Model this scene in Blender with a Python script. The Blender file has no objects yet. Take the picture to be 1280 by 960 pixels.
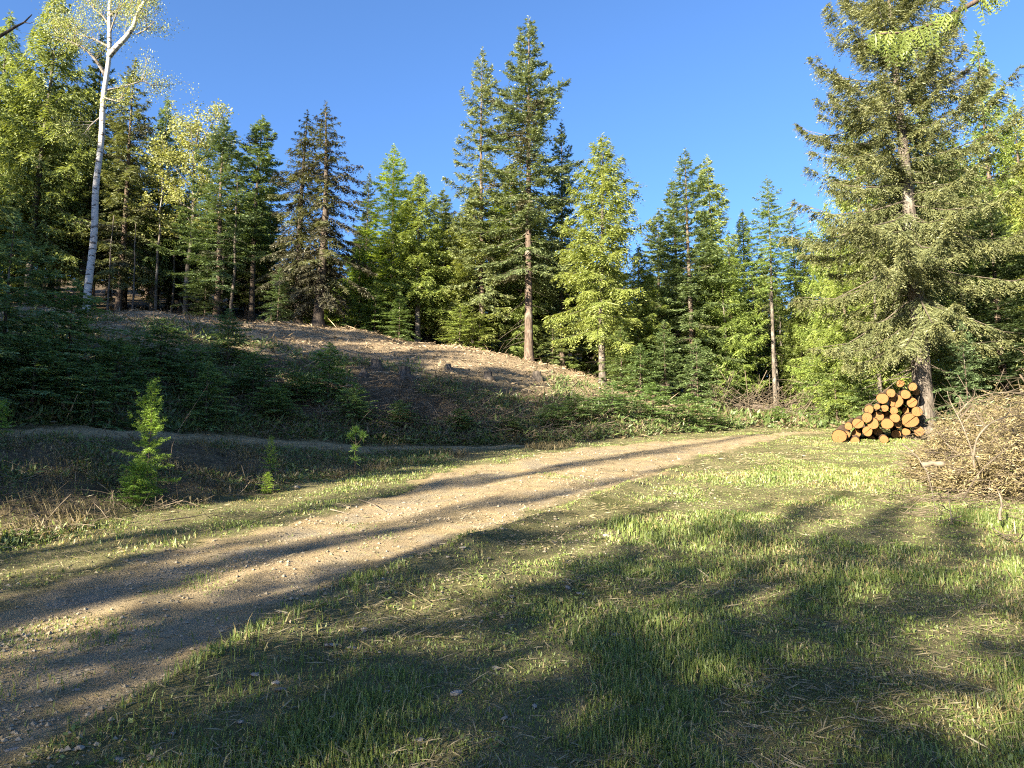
import bpy, math, random
import numpy as np
from mathutils import Vector

SC = bpy.context.scene
COL = SC.collection
PI = math.pi
# ------------------------------------------------------------------ camera, sky, sun
PITCH = math.radians(8.0)          # the clearing climbs away from the viewer at this grade
SP, CP = math.sin(PITCH), math.cos(PITCH)
EYE, FOC = 1.6, 900.0


def W(x, y, z):
    """site frame (road plane = z 0) -> world (gravity = -z)"""
    x, y, z = np.asarray(x, float), np.asarray(y, float), np.asarray(z, float)
    return np.stack(np.broadcast_arrays(x, y * CP - z * SP, y * SP + z * CP), -1)


cam = bpy.data.cameras.new('camera')
cam.sensor_width = 36.0
cam.lens = FOC / 1280 * 36
cam.clip_start, cam.clip_end = 0.1, 3000
camo = bpy.data.objects.new('camera', cam)
COL.objects.link(camo)
camo.location = W(0, 0, EYE)
camo.rotation_euler = (PI / 2 + PITCH, 0, 0)
SC.camera = camo

SUN_AZ, SUN_EL = math.radians(40), math.radians(24)
TAN_E = math.tan(SUN_EL)
sv = Vector(W(-math.sin(SUN_AZ) * math.cos(SUN_EL), -math.cos(SUN_AZ) * math.cos(SUN_EL), math.sin(SUN_EL)))
sun = bpy.data.lights.new('sun', 'SUN')
sun.energy, sun.angle, sun.color = 5.0, math.radians(0.5), (1.0, 0.87, 0.64)
suno = bpy.data.objects.new('sun', sun)
COL.objects.link(suno)
suno.rotation_euler = sv.to_track_quat('Z', 'Y').to_euler()
suno.location = (-20, -20, 40)

world = bpy.data.worlds.new('World')
SC.world = world
world.use_nodes = True
wn = world.node_tree
sky = wn.nodes.new('ShaderNodeTexSky')
sky.sky_type = 'NISHITA'
sky.sun_disc = False
sky.sun_elevation = math.asin(sv.z)
sky.sun_rotation = math.atan2(sv.x, sv.y)
sky.altitude = 900
sky.air_density, sky.dust_density, sky.ozone_density = 0.9, 2.0, 6.0
bg = wn.nodes['Background']
bg.inputs['Strength'].default_value = 0.054
wn.links.new(sky.outputs[0], bg.inputs[0])

vs = SC.view_settings
vs.view_transform, vs.look, vs.exposure, vs.gamma = 'Standard', 'None', 2.82, 1.0
SC.cycles.use_denoising = False
SC.cycles.pixel_filter_type = 'BLACKMAN_HARRIS'
SC.cycles.filter_width = 1.15
SC.cycles.max_bounces = 8
SC.cycles.diffuse_bounces = 5
SC.cycles.glossy_bounces = 2
SC.cycles.transmission_bounces = 4

# ------------------------------------------------------------------ numpy helpers
def hash2(ix, iy, seed):
    n = (ix.astype(np.int64) * 374761393 + iy.astype(np.int64) * 668265263 + seed * 974634777) & 0xFFFFFFFF
    n = ((n ^ (n >> 13)) * 1274126177) & 0xFFFFFFFF
    return ((n ^ (n >> 16)) & 0xFFFF) / 65535.0


def vnoise(x, y, seed=0):
    x, y = np.asarray(x, float), np.asarray(y, float)
    ix, iy = np.floor(x), np.floor(y)
    fx, fy = x - ix, y - iy
    fx, fy = fx * fx * (3 - 2 * fx), fy * fy * (3 - 2 * fy)
    a, b = hash2(ix, iy, seed), hash2(ix + 1, iy, seed)
    c, d = hash2(ix, iy + 1, seed), hash2(ix + 1, iy + 1, seed)
    return (a * (1 - fx) + b * fx) * (1 - fy) + (c * (1 - fx) + d * fx) * fy


def fbm(x, y, seed=0, o=4):
    s, a, t = 0, 1.0, 0
    for k in range(o):
        s = s + a * vnoise(x * 2 ** k + 17.3 * k, y * 2 ** k + 5.7 * k, seed + k)
        t += a
        a *= .5
    return s / t


def sst(a, b, x):
    t = np.clip((x - a) / (b - a), 0, 1)
    return t * t * (3 - 2 * t)


def norm(v):
    return v / np.maximum(np.linalg.norm(v, axis=-1, keepdims=True), 1e-9)


def mesh_np(name, V, faces, mats, attrs=None, smooth=False):
    """faces: list of (index array (n,k), material slot)"""
    me = bpy.data.meshes.new(name)
    V = np.ascontiguousarray(V, dtype=np.float32)
    tot, li, lt, mi = 0, [], [], []
    for f, m in faces:
        f = np.asarray(f, dtype=np.int32)
        if f.size == 0:
            continue
        li.append(f.ravel())
        lt.append(np.full(len(f), f.shape[1], np.int32))
        mi.append(np.full(len(f), m, np.int32))
    li, lt, mi = np.concatenate(li), np.concatenate(lt), np.concatenate(mi)
    ls = np.concatenate([[0], np.cumsum(lt)[:-1]]).astype(np.int32)
    me.vertices.add(len(V))
    me.vertices.foreach_set('co', V.ravel())
    me.loops.add(len(li))
    me.loops.foreach_set('vertex_index', li)
    me.polygons.add(len(lt))
    me.polygons.foreach_set('loop_start', ls)
    me.polygons.foreach_set('loop_total', lt)
    me.polygons.foreach_set('material_index', mi)
    me.polygons.foreach_set('use_smooth', np.full(len(lt), smooth, bool))
    for m in mats:
        me.materials.append(m)
    for k, a in (attrs or {}).items():
        at = me.attributes.new(k, 'FLOAT', 'POINT')
        at.data.foreach_set('value', np.ascontiguousarray(a, dtype=np.float32))
    me.update(calc_edges=True)
    return me


def link(name, data, parent=None, loc=None):
    o = bpy.data.objects.new(name, data)
    COL.objects.link(o)
    if parent:
        o.parent = parent
    if loc is not None:
        o.location = loc
    return o


def tag(o, label=None, cat=None, group=None, kind=None):
    for k, v in (('label', label), ('category', cat), ('group', group), ('kind', kind)):
        if v:
            o[k] = v
    return o


def thing(name, loc, label, cat, group=None, rotz=0.0):
    o = bpy.data.objects.new(name, None)
    COL.objects.link(o)
    o.location = loc
    o.rotation_euler = (0, 0, rotz)
    o.empty_display_size = .2
    return tag(o, label, cat, group)


class TB:
    """collects tubes (tapered, n-sided)"""
    def __init__(s):
        s.V, s.Q, s.T, s.n = [], [], [], 0

    def tube(s, pts, rad, sides=6, cap=True):
        pts = np.asarray(pts, float)
        rad = np.broadcast_to(np.asarray(rad, float), (len(pts),))
        t = norm(np.gradient(pts, axis=0))
        ref = np.where(np.abs(t[:, 2:3]) > .9, np.array([[1., 0, 0]]), np.array([[0, 0, 1.]]))
        ref = ref * 0 + (np.array([1., 0, 0]) if abs(t[:, 2].mean()) > .8 else np.array([0, 0, 1.]))
        a = norm(np.cross(t, ref))
        b = np.cross(t, a)
        th = np.arange(sides) / sides * 2 * PI
        ring = pts[:, None] + rad[:, None, None] * (np.cos(th)[None, :, None] * a[:, None] + np.sin(th)[None, :, None] * b[:, None])
        n, k = len(pts), sides
        i = (np.arange(n - 1)[:, None] * k + np.arange(k)[None]).ravel()
        j = (np.arange(n - 1)[:, None] * k + (np.arange(k)[None] + 1) % k).ravel()
        s.Q.append(np.stack([i, j, j + k, i + k], -1) + s.n)
        s.V.append(ring.reshape(-1, 3))
        if cap and sides >= 3:
            e = (n - 1) * k
            s.T.append(np.stack([np.full(k - 2, e), e + np.arange(1, k - 1), e + np.arange(2, k)], -1) + s.n)
            s.T.append(np.stack([np.full(k - 2, 0), np.arange(2, k), np.arange(1, k - 1)], -1) + s.n)
        s.n += n * k

    def tubes(s, P, R, sides=3):
        """P (m,n,3), R (m,n): many thin tubes at once"""
        m, n, _ = P.shape
        if m == 0:
            return
        t = norm(np.gradient(P, axis=1))
        ref = np.where(np.abs(t[..., 2:3]) > .95, np.array([1., 0, 0]), np.array([0, 0, 1.]))
        a = norm(np.cross(t, ref))
        b = np.cross(t, a)
        th = np.arange(sides) / sides * 2 * PI
        ring = P[:, :, None] + R[:, :, None, None] * (np.cos(th)[:, None] * a[:, :, None] + np.sin(th)[:, None] * b[:, :, None])
        base = s.n + (np.arange(m) * n * sides)[:, None, None]
        r = np.arange(n - 1)[None, :, None] * sides
        k = np.arange(sides)[None, None]
        i = base + r + k
        j = base + r + (k + 1) % sides
        s.Q.append(np.stack([i, j, j + sides, i + sides], -1).reshape(-1, 4))
        s.V.append(ring.reshape(-1, 3))
        s.n += m * n * sides

    def mesh(s, name, mat, smooth=True, attrs=None, limb=None, nmain=1):
        if limb is not None:        # everything after the first tube takes the limb bark
            fs = [(np.concatenate(s.Q[:nmain]), 0)] + ([(np.concatenate(s.Q[nmain:]), 1)] if len(s.Q) > nmain else []) + ([(np.concatenate(s.T), 0)] if s.T else [])
            return mesh_np(name, np.concatenate(s.V), fs, [mat, limb], attrs, smooth)
        fs = [(np.concatenate(s.Q), 0)] if s.Q else []
        if s.T:
            fs.append((np.concatenate(s.T), 0))
        return mesh_np(name, np.concatenate(s.V), fs, [mat], attrs, smooth)


# ------------------------------------------------------------------ materials
class NT:
    def __init__(s, name):
        s.m = bpy.data.materials.new(name)
        s.m.use_nodes = True
        s.t = s.m.node_tree
        s.t.nodes.clear()
        s.out = s.n('ShaderNodeOutputMaterial')

    def n(s, typ, **kw):
        nd = s.t.nodes.new(typ)
        for k, v in kw.items():
            setattr(nd, k, v)
        return nd

    def l(s, a, b):
        s.t.links.new(a, b)

    def set(s, sock, v):
        if hasattr(v, 'is_linked') or isinstance(v, bpy.types.NodeSocket):
            s.l(v, sock)
        else:
            sock.default_value = v

    def noise(s, scale, vec=None, detail=4, rough=.55):
        nd = s.n('ShaderNodeTexNoise')
        nd.inputs['Scale'].default_value = scale
        nd.inputs['Detail'].default_value = detail
        nd.inputs['Roughness'].default_value = rough
        if vec is not None:
            s.l(vec, nd.inputs['Vector'])
        return nd.outputs[0]

    def attr(s, name):
        return s.n('ShaderNodeAttribute', attribute_name=name).outputs['Fac']

    def coord(s, which='Object'):
        return s.n('ShaderNodeTexCoord').outputs[which]

    def map(s, vec, scale):
        nd = s.n('ShaderNodeMapping')
        nd.inputs['Scale'].default_value = scale
        s.l(vec, nd.inputs['Vector'])
        return nd.outputs[0]

    def rng(s, v, a, b, c=0., d=1., smooth=True):
        nd = s.n('ShaderNodeMapRange', interpolation_type='SMOOTHSTEP' if smooth else 'LINEAR')
        s.set(nd.inputs[0], v)
        for i, q in enumerate((a, b, c, d)):
            nd.inputs[i + 1].default_value = q
        return nd.outputs[0]

    def mix(s, f, a, b, mode='MIX'):
        nd = s.n('ShaderNodeMix', data_type='RGBA', blend_type=mode)
        s.set(nd.inputs[0], f)
        for sock, v in ((nd.inputs[6], a), (nd.inputs[7], b)):
            if isinstance(v, bpy.types.NodeSocket):
                s.l(v, sock)
            else:
                sock.default_value = (*v, 1) if len(v) == 3 else v
        return nd.outputs[2]

    def math(s, op, a, b=0.):
        nd = s.n('ShaderNodeMath', operation=op)
        s.set(nd.inputs[0], a)
        s.set(nd.inputs[1], b)
        return nd.outputs[0]

    def bump(s, h, strength=.5, dist=.05):
        nd = s.n('ShaderNodeBump')
        nd.inputs['Strength'].default_value = strength
        nd.inputs['Distance'].default_value = dist
        s.l(h, nd.inputs['Height'])
        return nd.outputs[0]

    def bsdf(s, col, rough=.85, normal=None, spec=.2):
        nd = s.n('ShaderNodeBsdfPrincipled')
        s.set(nd.inputs['Base Color'], col if isinstance(col, bpy.types.NodeSocket) else (*col, 1))
        s.set(nd.inputs['Roughness'], rough)
        nd.inputs['Specular IOR Level'].default_value = spec
        if normal is not None:
            s.l(normal, nd.inputs['Normal'])
        s.l(nd.outputs[0], s.out.inputs[0])
        return s.m


def leaf_material(name, dark, light, trans=.35, objcol=True, third=None):
    """foliage: per-spray tint attribute between two leaf colours, times the plant's own colour"""
    k = NT(name)
    t = k.attr('tint')
    c = k.mix(t, dark, light)
    if third:
        c = k.mix(k.rng(k.attr('dry'), .5, .9), c, third)
    if objcol:
        oi = k.n('ShaderNodeObjectInfo')
        c = k.mix(1.0, c, oi.outputs['Color'], 'MULTIPLY')
    d = k.n('ShaderNodeBsdfDiffuse')
    tr = k.n('ShaderNodeBsdfTranslucent')
    k.l(c, d.inputs[0])
    k.l(k.mix(1.0, c, (1.15, 1.1, .55), 'MULTIPLY'), tr.inputs[0])
    mx = k.n('ShaderNodeMixShader')
    mx.inputs[0].default_value = trans
    k.l(d.outputs[0], mx.inputs[1])
    k.l(tr.outputs[0], mx.inputs[2])
    gl = k.n('ShaderNodeBsdfGlossy')
    gl.inputs['Roughness'].default_value = .5
    gl.inputs[0].default_value = (.8, .85, .8, 1)
    m2 = k.n('ShaderNodeMixShader')
    m2.inputs[0].default_value = .035
    k.l(mx.outputs[0], m2.inputs[1])
    k.l(gl.outputs[0], m2.inputs[2])
    k.l(m2.outputs[0], k.out.inputs[0])
    return k.m


def bark_material(name, c1, c2, lichen=None, vs=(9, 9, 1.6), bumpy=.9):
    k = NT(name)
    o = k.coord('Object')
    v = k.map(o, vs)
    n1 = k.noise(2.2, v, 6, .65)
    n2 = k.noise(1.3, o, 3)
    c = k.mix(k.rng(n1, .35, .7), c1, c2)
    if lichen:
        c = k.mix(k.rng(n2, .52, .68), c, lichen)
    return k.bsdf(c, .9, k.bump(n1, bumpy, .03))


M = {}
M['cedar'] = leaf_material('cedar_foliage', (.115, .155, .05), (.28, .325, .105), .45)
M['fir'] = leaf_material('fir_foliage', (.072, .102, .052), (.19, .225, .115), .38)
M['larch'] = leaf_material('larch_foliage', (.14, .22, .055), (.29, .40, .12), .45)
M['spruce'] = leaf_material('spruce_foliage', (.09, .108, .05), (.215, .22, .10), .38)
M['dead'] = leaf_material('dry_fir_foliage', (.06, .06, .042), (.14, .13, .085), .2)
M['broad'] = leaf_material('broad_leaf_foliage', (.17, .2, .06), (.3, .33, .12), .45)
M['weed'] = leaf_material('undergrowth_leaf', (.07, .11, .036), (.17, .22, .072), .4, third=(.15, .12, .07))
M['grass'] = leaf_material('grass_blade', (.105, .15, .038), (.215, .27, .075), .42, third=(.36, .30, .15))
M['straw'] = leaf_material('dry_grass', (.13, .11, .06), (.27, .23, .15), .3)
M['brush'] = leaf_material('withered_needles', (.17, .14, .075), (.35, .295, .165), .3, third=(.15, .17, .06))
M['bark'] = bark_material('conifer_bark', (.04, .03, .024), (.135, .10, .08), (.15, .14, .12))
M['bark_grey'] = bark_material('grey_bark', (.04, .034, .03), (.14, .12, .103), (.18, .175, .155))
M['bark_dark'] = bark_material('dark_bark', (.035, .028, .024), (.10, .08, .065))
M['limb'] = bark_material('limb_bark', (.05, .042, .034), (.13, .11, .085), bumpy=.3)
M['bark_red'] = bark_material('log_bark', (.045, .03, .02), (.15, .095, .06), vs=(1.2, 8, 8))
M['twig'] = bark_material('bare_twig', (.065, .05, .036), (.165, .137, .103), vs=(3, 3, 3), bumpy=.3)
M['pale_wood'] = bark_material('weathered_wood', (.085, .07, .053), (.17, .145, .115), vs=(3, 3, 3), bumpy=.3)
M['stump'] = bark_material('stump_bark', (.035, .03, .026), (.12, .10, .083))


def birch_material():
    k = NT('birch_bark')
    o = k.coord('Object')
    n = k.noise(1.0, k.map(o, (2.6, 2.6, 11)), 3, .6)
    n2 = k.noise(1.0, k.map(o, (3, 3, 2.6)), 4, .6)
    c = k.mix(k.rng(n2, .3, .7), (.30, .29, .285), (.42, .41, .40))
    c = k.mix(k.rng(n, .565, .60), c, (.07, .06, .055))
    c = k.mix(k.rng(n2, .61, .70), c, (.12, .105, .095))
    return k.bsdf(c, .7, k.bump(n2, .3, .02))


M['birch'] = birch_material()
M['birch_limb'] = bark_material('birch_limb_bark', (.07, .06, .052), (.26, .235, .21), bumpy=.2, vs=(3, 3, 5))


def cut_material():
    k = NT('sawn_wood')
    o = k.coord('Object')
    oi = k.n('ShaderNodeObjectInfo')
    v = k.n('ShaderNodeVectorMath', operation='LENGTH')
    wob = k.n('ShaderNodeVectorMath', operation='ADD')
    nz = k.n('ShaderNodeTexNoise')
    nz.inputs['Scale'].default_value = 6
    k.l(o, nz.inputs['Vector'])
    sc = k.n('ShaderNodeVectorMath', operation='SCALE')
    sc.inputs['Scale'].default_value = .06
    k.l(nz.outputs['Color'], sc.inputs[0])
    k.l(o, wob.inputs[0])
    k.l(sc.outputs[0], wob.inputs[1])
    k.l(wob.outputs[0], v.inputs[0])
    r = v.outputs['Value']
    ring = k.math('SINE', k.math('MULTIPLY', r, 260.))
    c = k.mix(k.rng(ring, -1, 1, .0, .9), (.09, .044, .015), (.185, .10, .038))
    c = k.mix(k.rng(k.noise(9, o, 5, .7), .5, .68), c, (.09, .045, .018))
    c = k.mix(k.rng(r, .0, .05, .6, 0.), c, (.09, .04, .015))
    c = k.mix(k.rng(oi.outputs['Random'], 0, 1, 0, .75, False), c, (.165, .075, .026))
    return k.bsdf(c, .8, k.bump(k.noise(60, o, 3), .4, .01))


M['cut'] = cut_material()


def stone_material():
    k = NT('stone')
    o = k.coord('Object')
    oi = k.n('ShaderNodeObjectInfo')
    c = k.mix(oi.outputs['Random'], (.17, .155, .135), (.30, .285, .26))
    c = k.mix(k.rng(k.noise(18, o, 6, .7), .4, .7), c, (.20, .17, .14))
    return k.bsdf(c, .9, k.bump(k.noise(25, o, 5), .5, .02))


M['stone'] = stone_material()


def gravel_material():
    k = NT('gravel')
    c = k.mix(k.attr('tint'), (.16, .13, .085), (.29, .25, .19))
    return k.bsdf(c, .9)


M['gravel'] = gravel_material()


def chips_material():
    k = NT('wood_chips')
    c = k.mix(k.attr('tint'), (.11, .08, .052), (.36, .285, .195))
    return k.bsdf(c, .9)


M['chips'] = chips_material()


def ground_material():
    k = NT('ground')
    o = k.coord('Object')
    road, chips, bank, red = k.attr('road'), k.attr('chips'), k.attr('bank'), k.attr('red')
    nf = k.noise(38, o, 6, .7)       # grain
    nm = k.noise(4.5, o, 5, .6)
    nl = k.noise(.9, o, 3, .5)
    vor = k.n('ShaderNodeTexVoronoi')
    vor.inputs['Scale'].default_value = 22
    k.l(o, vor.inputs['Vector'])
    soil = k.mix(k.rng(nm, .35, .68), (.095, .094, .045), (.16, .15, .075))
    soil = k.mix(k.rng(k.noise(17, o, 5, .7), .5, .72), soil, (.20, .165, .10))
    soil = k.mix(k.rng(nl, .5, .68), soil, (.085, .088, .035))
    soil = k.mix(k.rng(nf, .3, .5, .8, 0.), soil, (.06, .048, .03))
    dirt = k.mix(k.rng(nm, .3, .7), (.235, .178, .10), (.33, .262, .152))
    dirt = k.mix(k.rng(nl, .4, .7), dirt, (.27, .21, .13))
    dirt = k.mix(k.rng(vor.outputs['Distance'], .05, .22, .45, 0.), dirt, (.31, .27, .21))
    dirt = k.mix(k.rng(red, .2, .9, 0, .7), dirt, (.22, .135, .075))
    dirt = k.mix(k.rng(nf, .3, .5, .5, 0.), dirt, (.15, .11, .07))
    grey = k.mix(k.rng(k.noise(60, o, 3, .7), .4, .65), (.16, .14, .105), (.29, .26, .205))
    dirt = k.mix(k.math('MULTIPLY', k.attr('ruts'), k.rng(k.noise(2.2, o, 4, .6), .42, .6, 0, .8)), dirt, grey)
    chip = k.mix(k.rng(k.noise(26, o, 6, .75), .35, .66), (.115, .085, .056), (.34, .27, .18))
    bk = k.mix(k.rng(nm, .35, .65), (.075, .055, .035), (.16, .12, .075))
    dirt = k.mix(k.rng(k.noise(7, o, 6, .72), .56, .70, 0, .75), dirt, (.125, .092, .056))
    dirt = k.mix(k.rng(k.noise(1.3, o, 5, .65), .52, .66, 0, .55), dirt, (.15, .125, .075))
    c = k.mix(k.rng(road, .3, .75), soil, dirt)
    bk = k.mix(k.rng(nf, .35, .6), (.03, .024, .016), bk)
    c = k.mix(bank, c, bk)
    c = k.mix(chips, c, chip)
    h = k.math('ADD', k.math('MULTIPLY', nf, .9), nm)
    h = k.math('ADD', h, k.math('MULTIPLY', k.noise(110, o, 3, .6), .35))
    return k.bsdf(c, .95, k.bump(h, .85, .045), .1)


M['ground'] = ground_material()

# ------------------------------------------------------------------ terrain (site frame)
PXK = [-400, -200, 0, 100, 250, 450, 600, 700, 800, 900, 1000, 1100, 1280, 1700]
TOE = [10.5, 11.5, 12.5, 13.2, 15.5, 17.5, 18.5, 19.5, 21.5, 24.5, 27.5, 30, 33, 36]
CRD = [21, 22, 24, 27, 29.5, 31, 33, 33, 33, 34, 36, 38, 40, 42]
CRY = [370, 380, 386, 391, 394, 415, 437, 459, 489, 511, 520, 518, 516, 516]
ZTO = [1.0, .9, .8, .8, .55, .1, 0, 0, 0, 0, 0, 0, 0, 0]
FOOT = [5.5, 6.3, 7.3, 8.0, 9.6, 12.6, 15.5, 18, 20, 23, 26, 28, 31, 34]
BTOP = [8.6, 9.5, 10.4, 11, 12.7, 15.4, 17.2, 18.8, 20.8, 24, 26.8, 29, 32, 35]


def xR(y):
    return np.interp(y, [-30, 0, 3, 3.9, 5.54, 7.6, 9, 11.1, 15.2, 19, 22, 24, 26, 30], [-22, -3.2, -1.83, -1.55, -.98, 0, .8, 1.97, 4.4, 6.7, 8.9, 10.9, 14, 24])


def xL(y):
    return np.interp(y, [-30, 0, 3, 5.5, 6.5, 8.5, 11, 13.7, 18, 21.5, 23.6, 25, 27.5], [-30, -8, -5.4, -4.1, -3.5, -2.8, -1.8, -1.1, 1.7, 6.0, 9.2, 12, 22])


def prof(px, arr):
    return np.interp(px, PXK, arr)


def pxof(x, y):
    return 640 + FOC * x / np.maximum(y, 2.0)


def road_mask(x, y):
    wob = (fbm(x * .9, y * .9, 3, 3) - .5) * .9
    l, r = x - xL(y) + wob, xR(y) - x + wob
    m = sst(-.45, .75, np.minimum(l, r - .3) + (fbm(x * 3.1, y * 3.1, 4, 3) - .5) * .8)
    return m * (1 - sst(26, 28, y))


def track_mask(x, y):
    px = pxof(x, y)
    a, b = prof(px, BTOP), prof(px, TOE)
    wob = (fbm(x * 1.1, y * 1.1, 9, 3) - .5) * .7
    m = sst(-.5, .5, np.minimum(y - a - .05 + wob, b - y + .1 + wob))
    return m * (1 - sst(660, 760, px)) * sst(3, 5, y)


def bank_s(x, y):
    px = pxof(x, y)
    t, c = prof(px, TOE), prof(px, CRD)
    return (y - t) / (c - t)


def zF(x, y, rough=True):
    x, y = np.asarray(x, float), np.asarray(y, float)
    px = np.clip(pxof(x, y), -400, 1700)
    t, c, zt = prof(px, TOE), prof(px, CRD), prof(px, ZTO)
    zc = EYE + (480 - prof(px, CRY)) / FOC * c
    front = sst(0, 1, (y - prof(px, FOOT)) / np.maximum(prof(px, BTOP) - prof(px, FOOT), .1)) * zt
    s = (y - t) / (c - t)
    sc = np.clip(s, 0, 1)
    hill = (zc - zt) * (.6 * (1 - (1 - sc) ** 2) + .4 * sc)
    sight = (480 - prof(px, CRY)) / FOC
    beyond = np.maximum(y - c, 0)
    z = front + hill + np.minimum(beyond, 5) * (sight - .04) + np.clip(beyond - 5, 0, 70) * (sight + .07)
    z = z * sst(1.5, 5, y)
    if rough:
        far = sst(0, .2, s)
        z = z + (fbm(x * .45, y * .45, 21, 4) - .5) * (.10 + .45 * far)
        rm = np.maximum(road_mask(x, y), 0)
        z = z + (fbm(x * 2.3, y * 2.3, 31, 4) - .5) * (.09 * (1 - .6 * rm) + .15 * sst(.5, 1, front / .8))
        # wheel ruts and the loose ridge along the road's near edge
        w = np.maximum(xR(y) - xL(y), .5)
        q = (x - xL(y)) / w
        rut = np.exp(-((q - .28) / .1) ** 2) + np.exp(-((q - .74) / .1) ** 2)
        z = z - .035 * rut * rm
        z = z + .10 * np.exp(-((x - xR(y) + .1) / .17) ** 2) * (1 - sst(12, 16, y)) * sst(-2, 2, y) * (.4 + fbm(x * 1.7, y * 1.7, 44, 2))
    return z


def red_mask(x, y):
    return np.exp(-((x - xR(y) + .12) / .22) ** 2) * (1 - sst(14, 20, y))


def rut_mask(x, y):
    q = (x - xL(y)) / np.maximum(xR(y) - xL(y), .5)
    return np.clip(np.exp(-((q - .28) / .16) ** 2) + np.exp(-((q - .76) / .16) ** 2), 0, 1)


def axis(lo, hi, f0, f1, fine, grow):
    a = list(np.arange(f0, f1, fine))
    st, v = fine, f1
    while v < hi:
        a.append(v)
        st *= grow
        v += st
    a.append(hi)
    st, v, b = fine, f0, []
    while v > lo:
        st *= grow
        v -= st
        b.append(v)
    b.append(lo)
    return np.array(sorted(set(b)) + a)


def grid_mesh(xs, ys, fn_keep=None, lift=0., name='ground'):
    X, Y = np.meshgrid(xs, ys)
    Z = zF(X, Y)
    rm, tm = road_mask(X, Y), track_mask(X, Y)
    s = bank_s(X, Y)
    px = pxof(X, Y)
    n = fbm(X * .6, Y * .6, 77, 3) - .5
    slope_side = (1 - sst(860, 1000, px))
    chips = sst(.30, .55, s + n * .35) * slope_side * (1 - sst(1.02, 1.12, s))
    bank = np.maximum(sst(-.02, .03, s), sst(0, .3, (Y - prof(px, FOOT)) / 3) * (1 - sst(560, 640, px)) * .8) * (1 - chips) * (1 - tm)
    forest = sst(.9, 1.05, s)
    bank = np.maximum(bank, sst(1.0, 1.1, s))
    if lift is not None:
        pass
    ny, nx = X.shape
    idx = np.arange(nx * ny).reshape(ny, nx)
    Q = np.stack([idx[:-1, :-1], idx[:-1, 1:], idx[1:, 1:], idx[1:, :-1]], -1).reshape(-1, 4)
    at = dict(road=np.maximum(rm, tm * .6), chips=chips, bank=bank, red=red_mask(X, Y) * rm * fbm(X * 1.1, Y * 1.1, 55, 2) * 1.5, ruts=rut_mask(X, Y) * rm)
    if fn_keep is not None:
        m = fn_keep(X, Y, rm, tm)
        Z = Z - .03 + .045 * m
        kv = (m > .04).ravel()
        Q = Q[kv[Q].any(1)]
        used = np.unique(Q)
        re = np.full(nx * ny, -1)
        re[used] = np.arange(len(used))
        Q = re[Q]
        V = W(X, Y, Z).reshape(-1, 3)[used]
        at = {k: a.ravel()[used] for k, a in at.items()}
    else:
        V = W(X, Y, Z).reshape(-1, 3)
        at = {k: a.ravel() for k, a in at.items()}
    return mesh_np(name, V, [(Q, 0)], [M['ground']], at, True)


g = link('ground', grid_mesh(axis(-700, 700, -8, 8.5, .12, 1.07), axis(-60, 900, 1.5, 19, .12, 1.05)))
tag(g, 'uneven grassy clearing floor rising into a brown littered hillside', kind='structure')
r = link('dirt_road', grid_mesh(np.arange(-9, 16, .09), np.arange(0, 27, .09), lambda X, Y, rm, tm: sst(.1, .7, rm), .01, 'dirt_road'))
tag(r, 'rutted tan dirt road crossing the clearing towards the forest gap', kind='structure')
r = link('dirt_track', grid_mesh(np.arange(-16, 3, .12), np.arange(7, 20, .12), lambda X, Y, rm, tm: sst(.1, .7, tm), .01, 'dirt_track'))
tag(r, 'narrow dirt track on the ledge below the hillside, joining the road', kind='structure')


def gz(x, y):
    return W(x, y, zF(x, y))


def pxground(px, py):
    """site x, y of the ground point seen at a pixel (ray march)"""
    u, k = (px - 640) / FOC, (480 - py) / FOC
    d = np.arange(2.5, 80, .05)
    below = EYE + k * d < zF(u * d, d)
    i = int(np.argmax(below)) if below.any() else len(d) - 1
    return u * d[i], d[i]


# ------------------------------------------------------------------ conifers
def rhombs(P, D, L, Wd, N):
    """P base, D unit direction, L length, Wd half width, N plane normal -> (4n,3)"""
    S = norm(np.cross(D, N)) * Wd[:, None]
    mid = P + D * (L * .45)[:, None] + norm(N) * (L * .05)[:, None]
    return np.stack([P, mid + S, P + D * L[:, None], mid - S], 1).reshape(-1, 3)


DENS = (1.9, 1.08, 1.1, 1.2)


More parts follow.
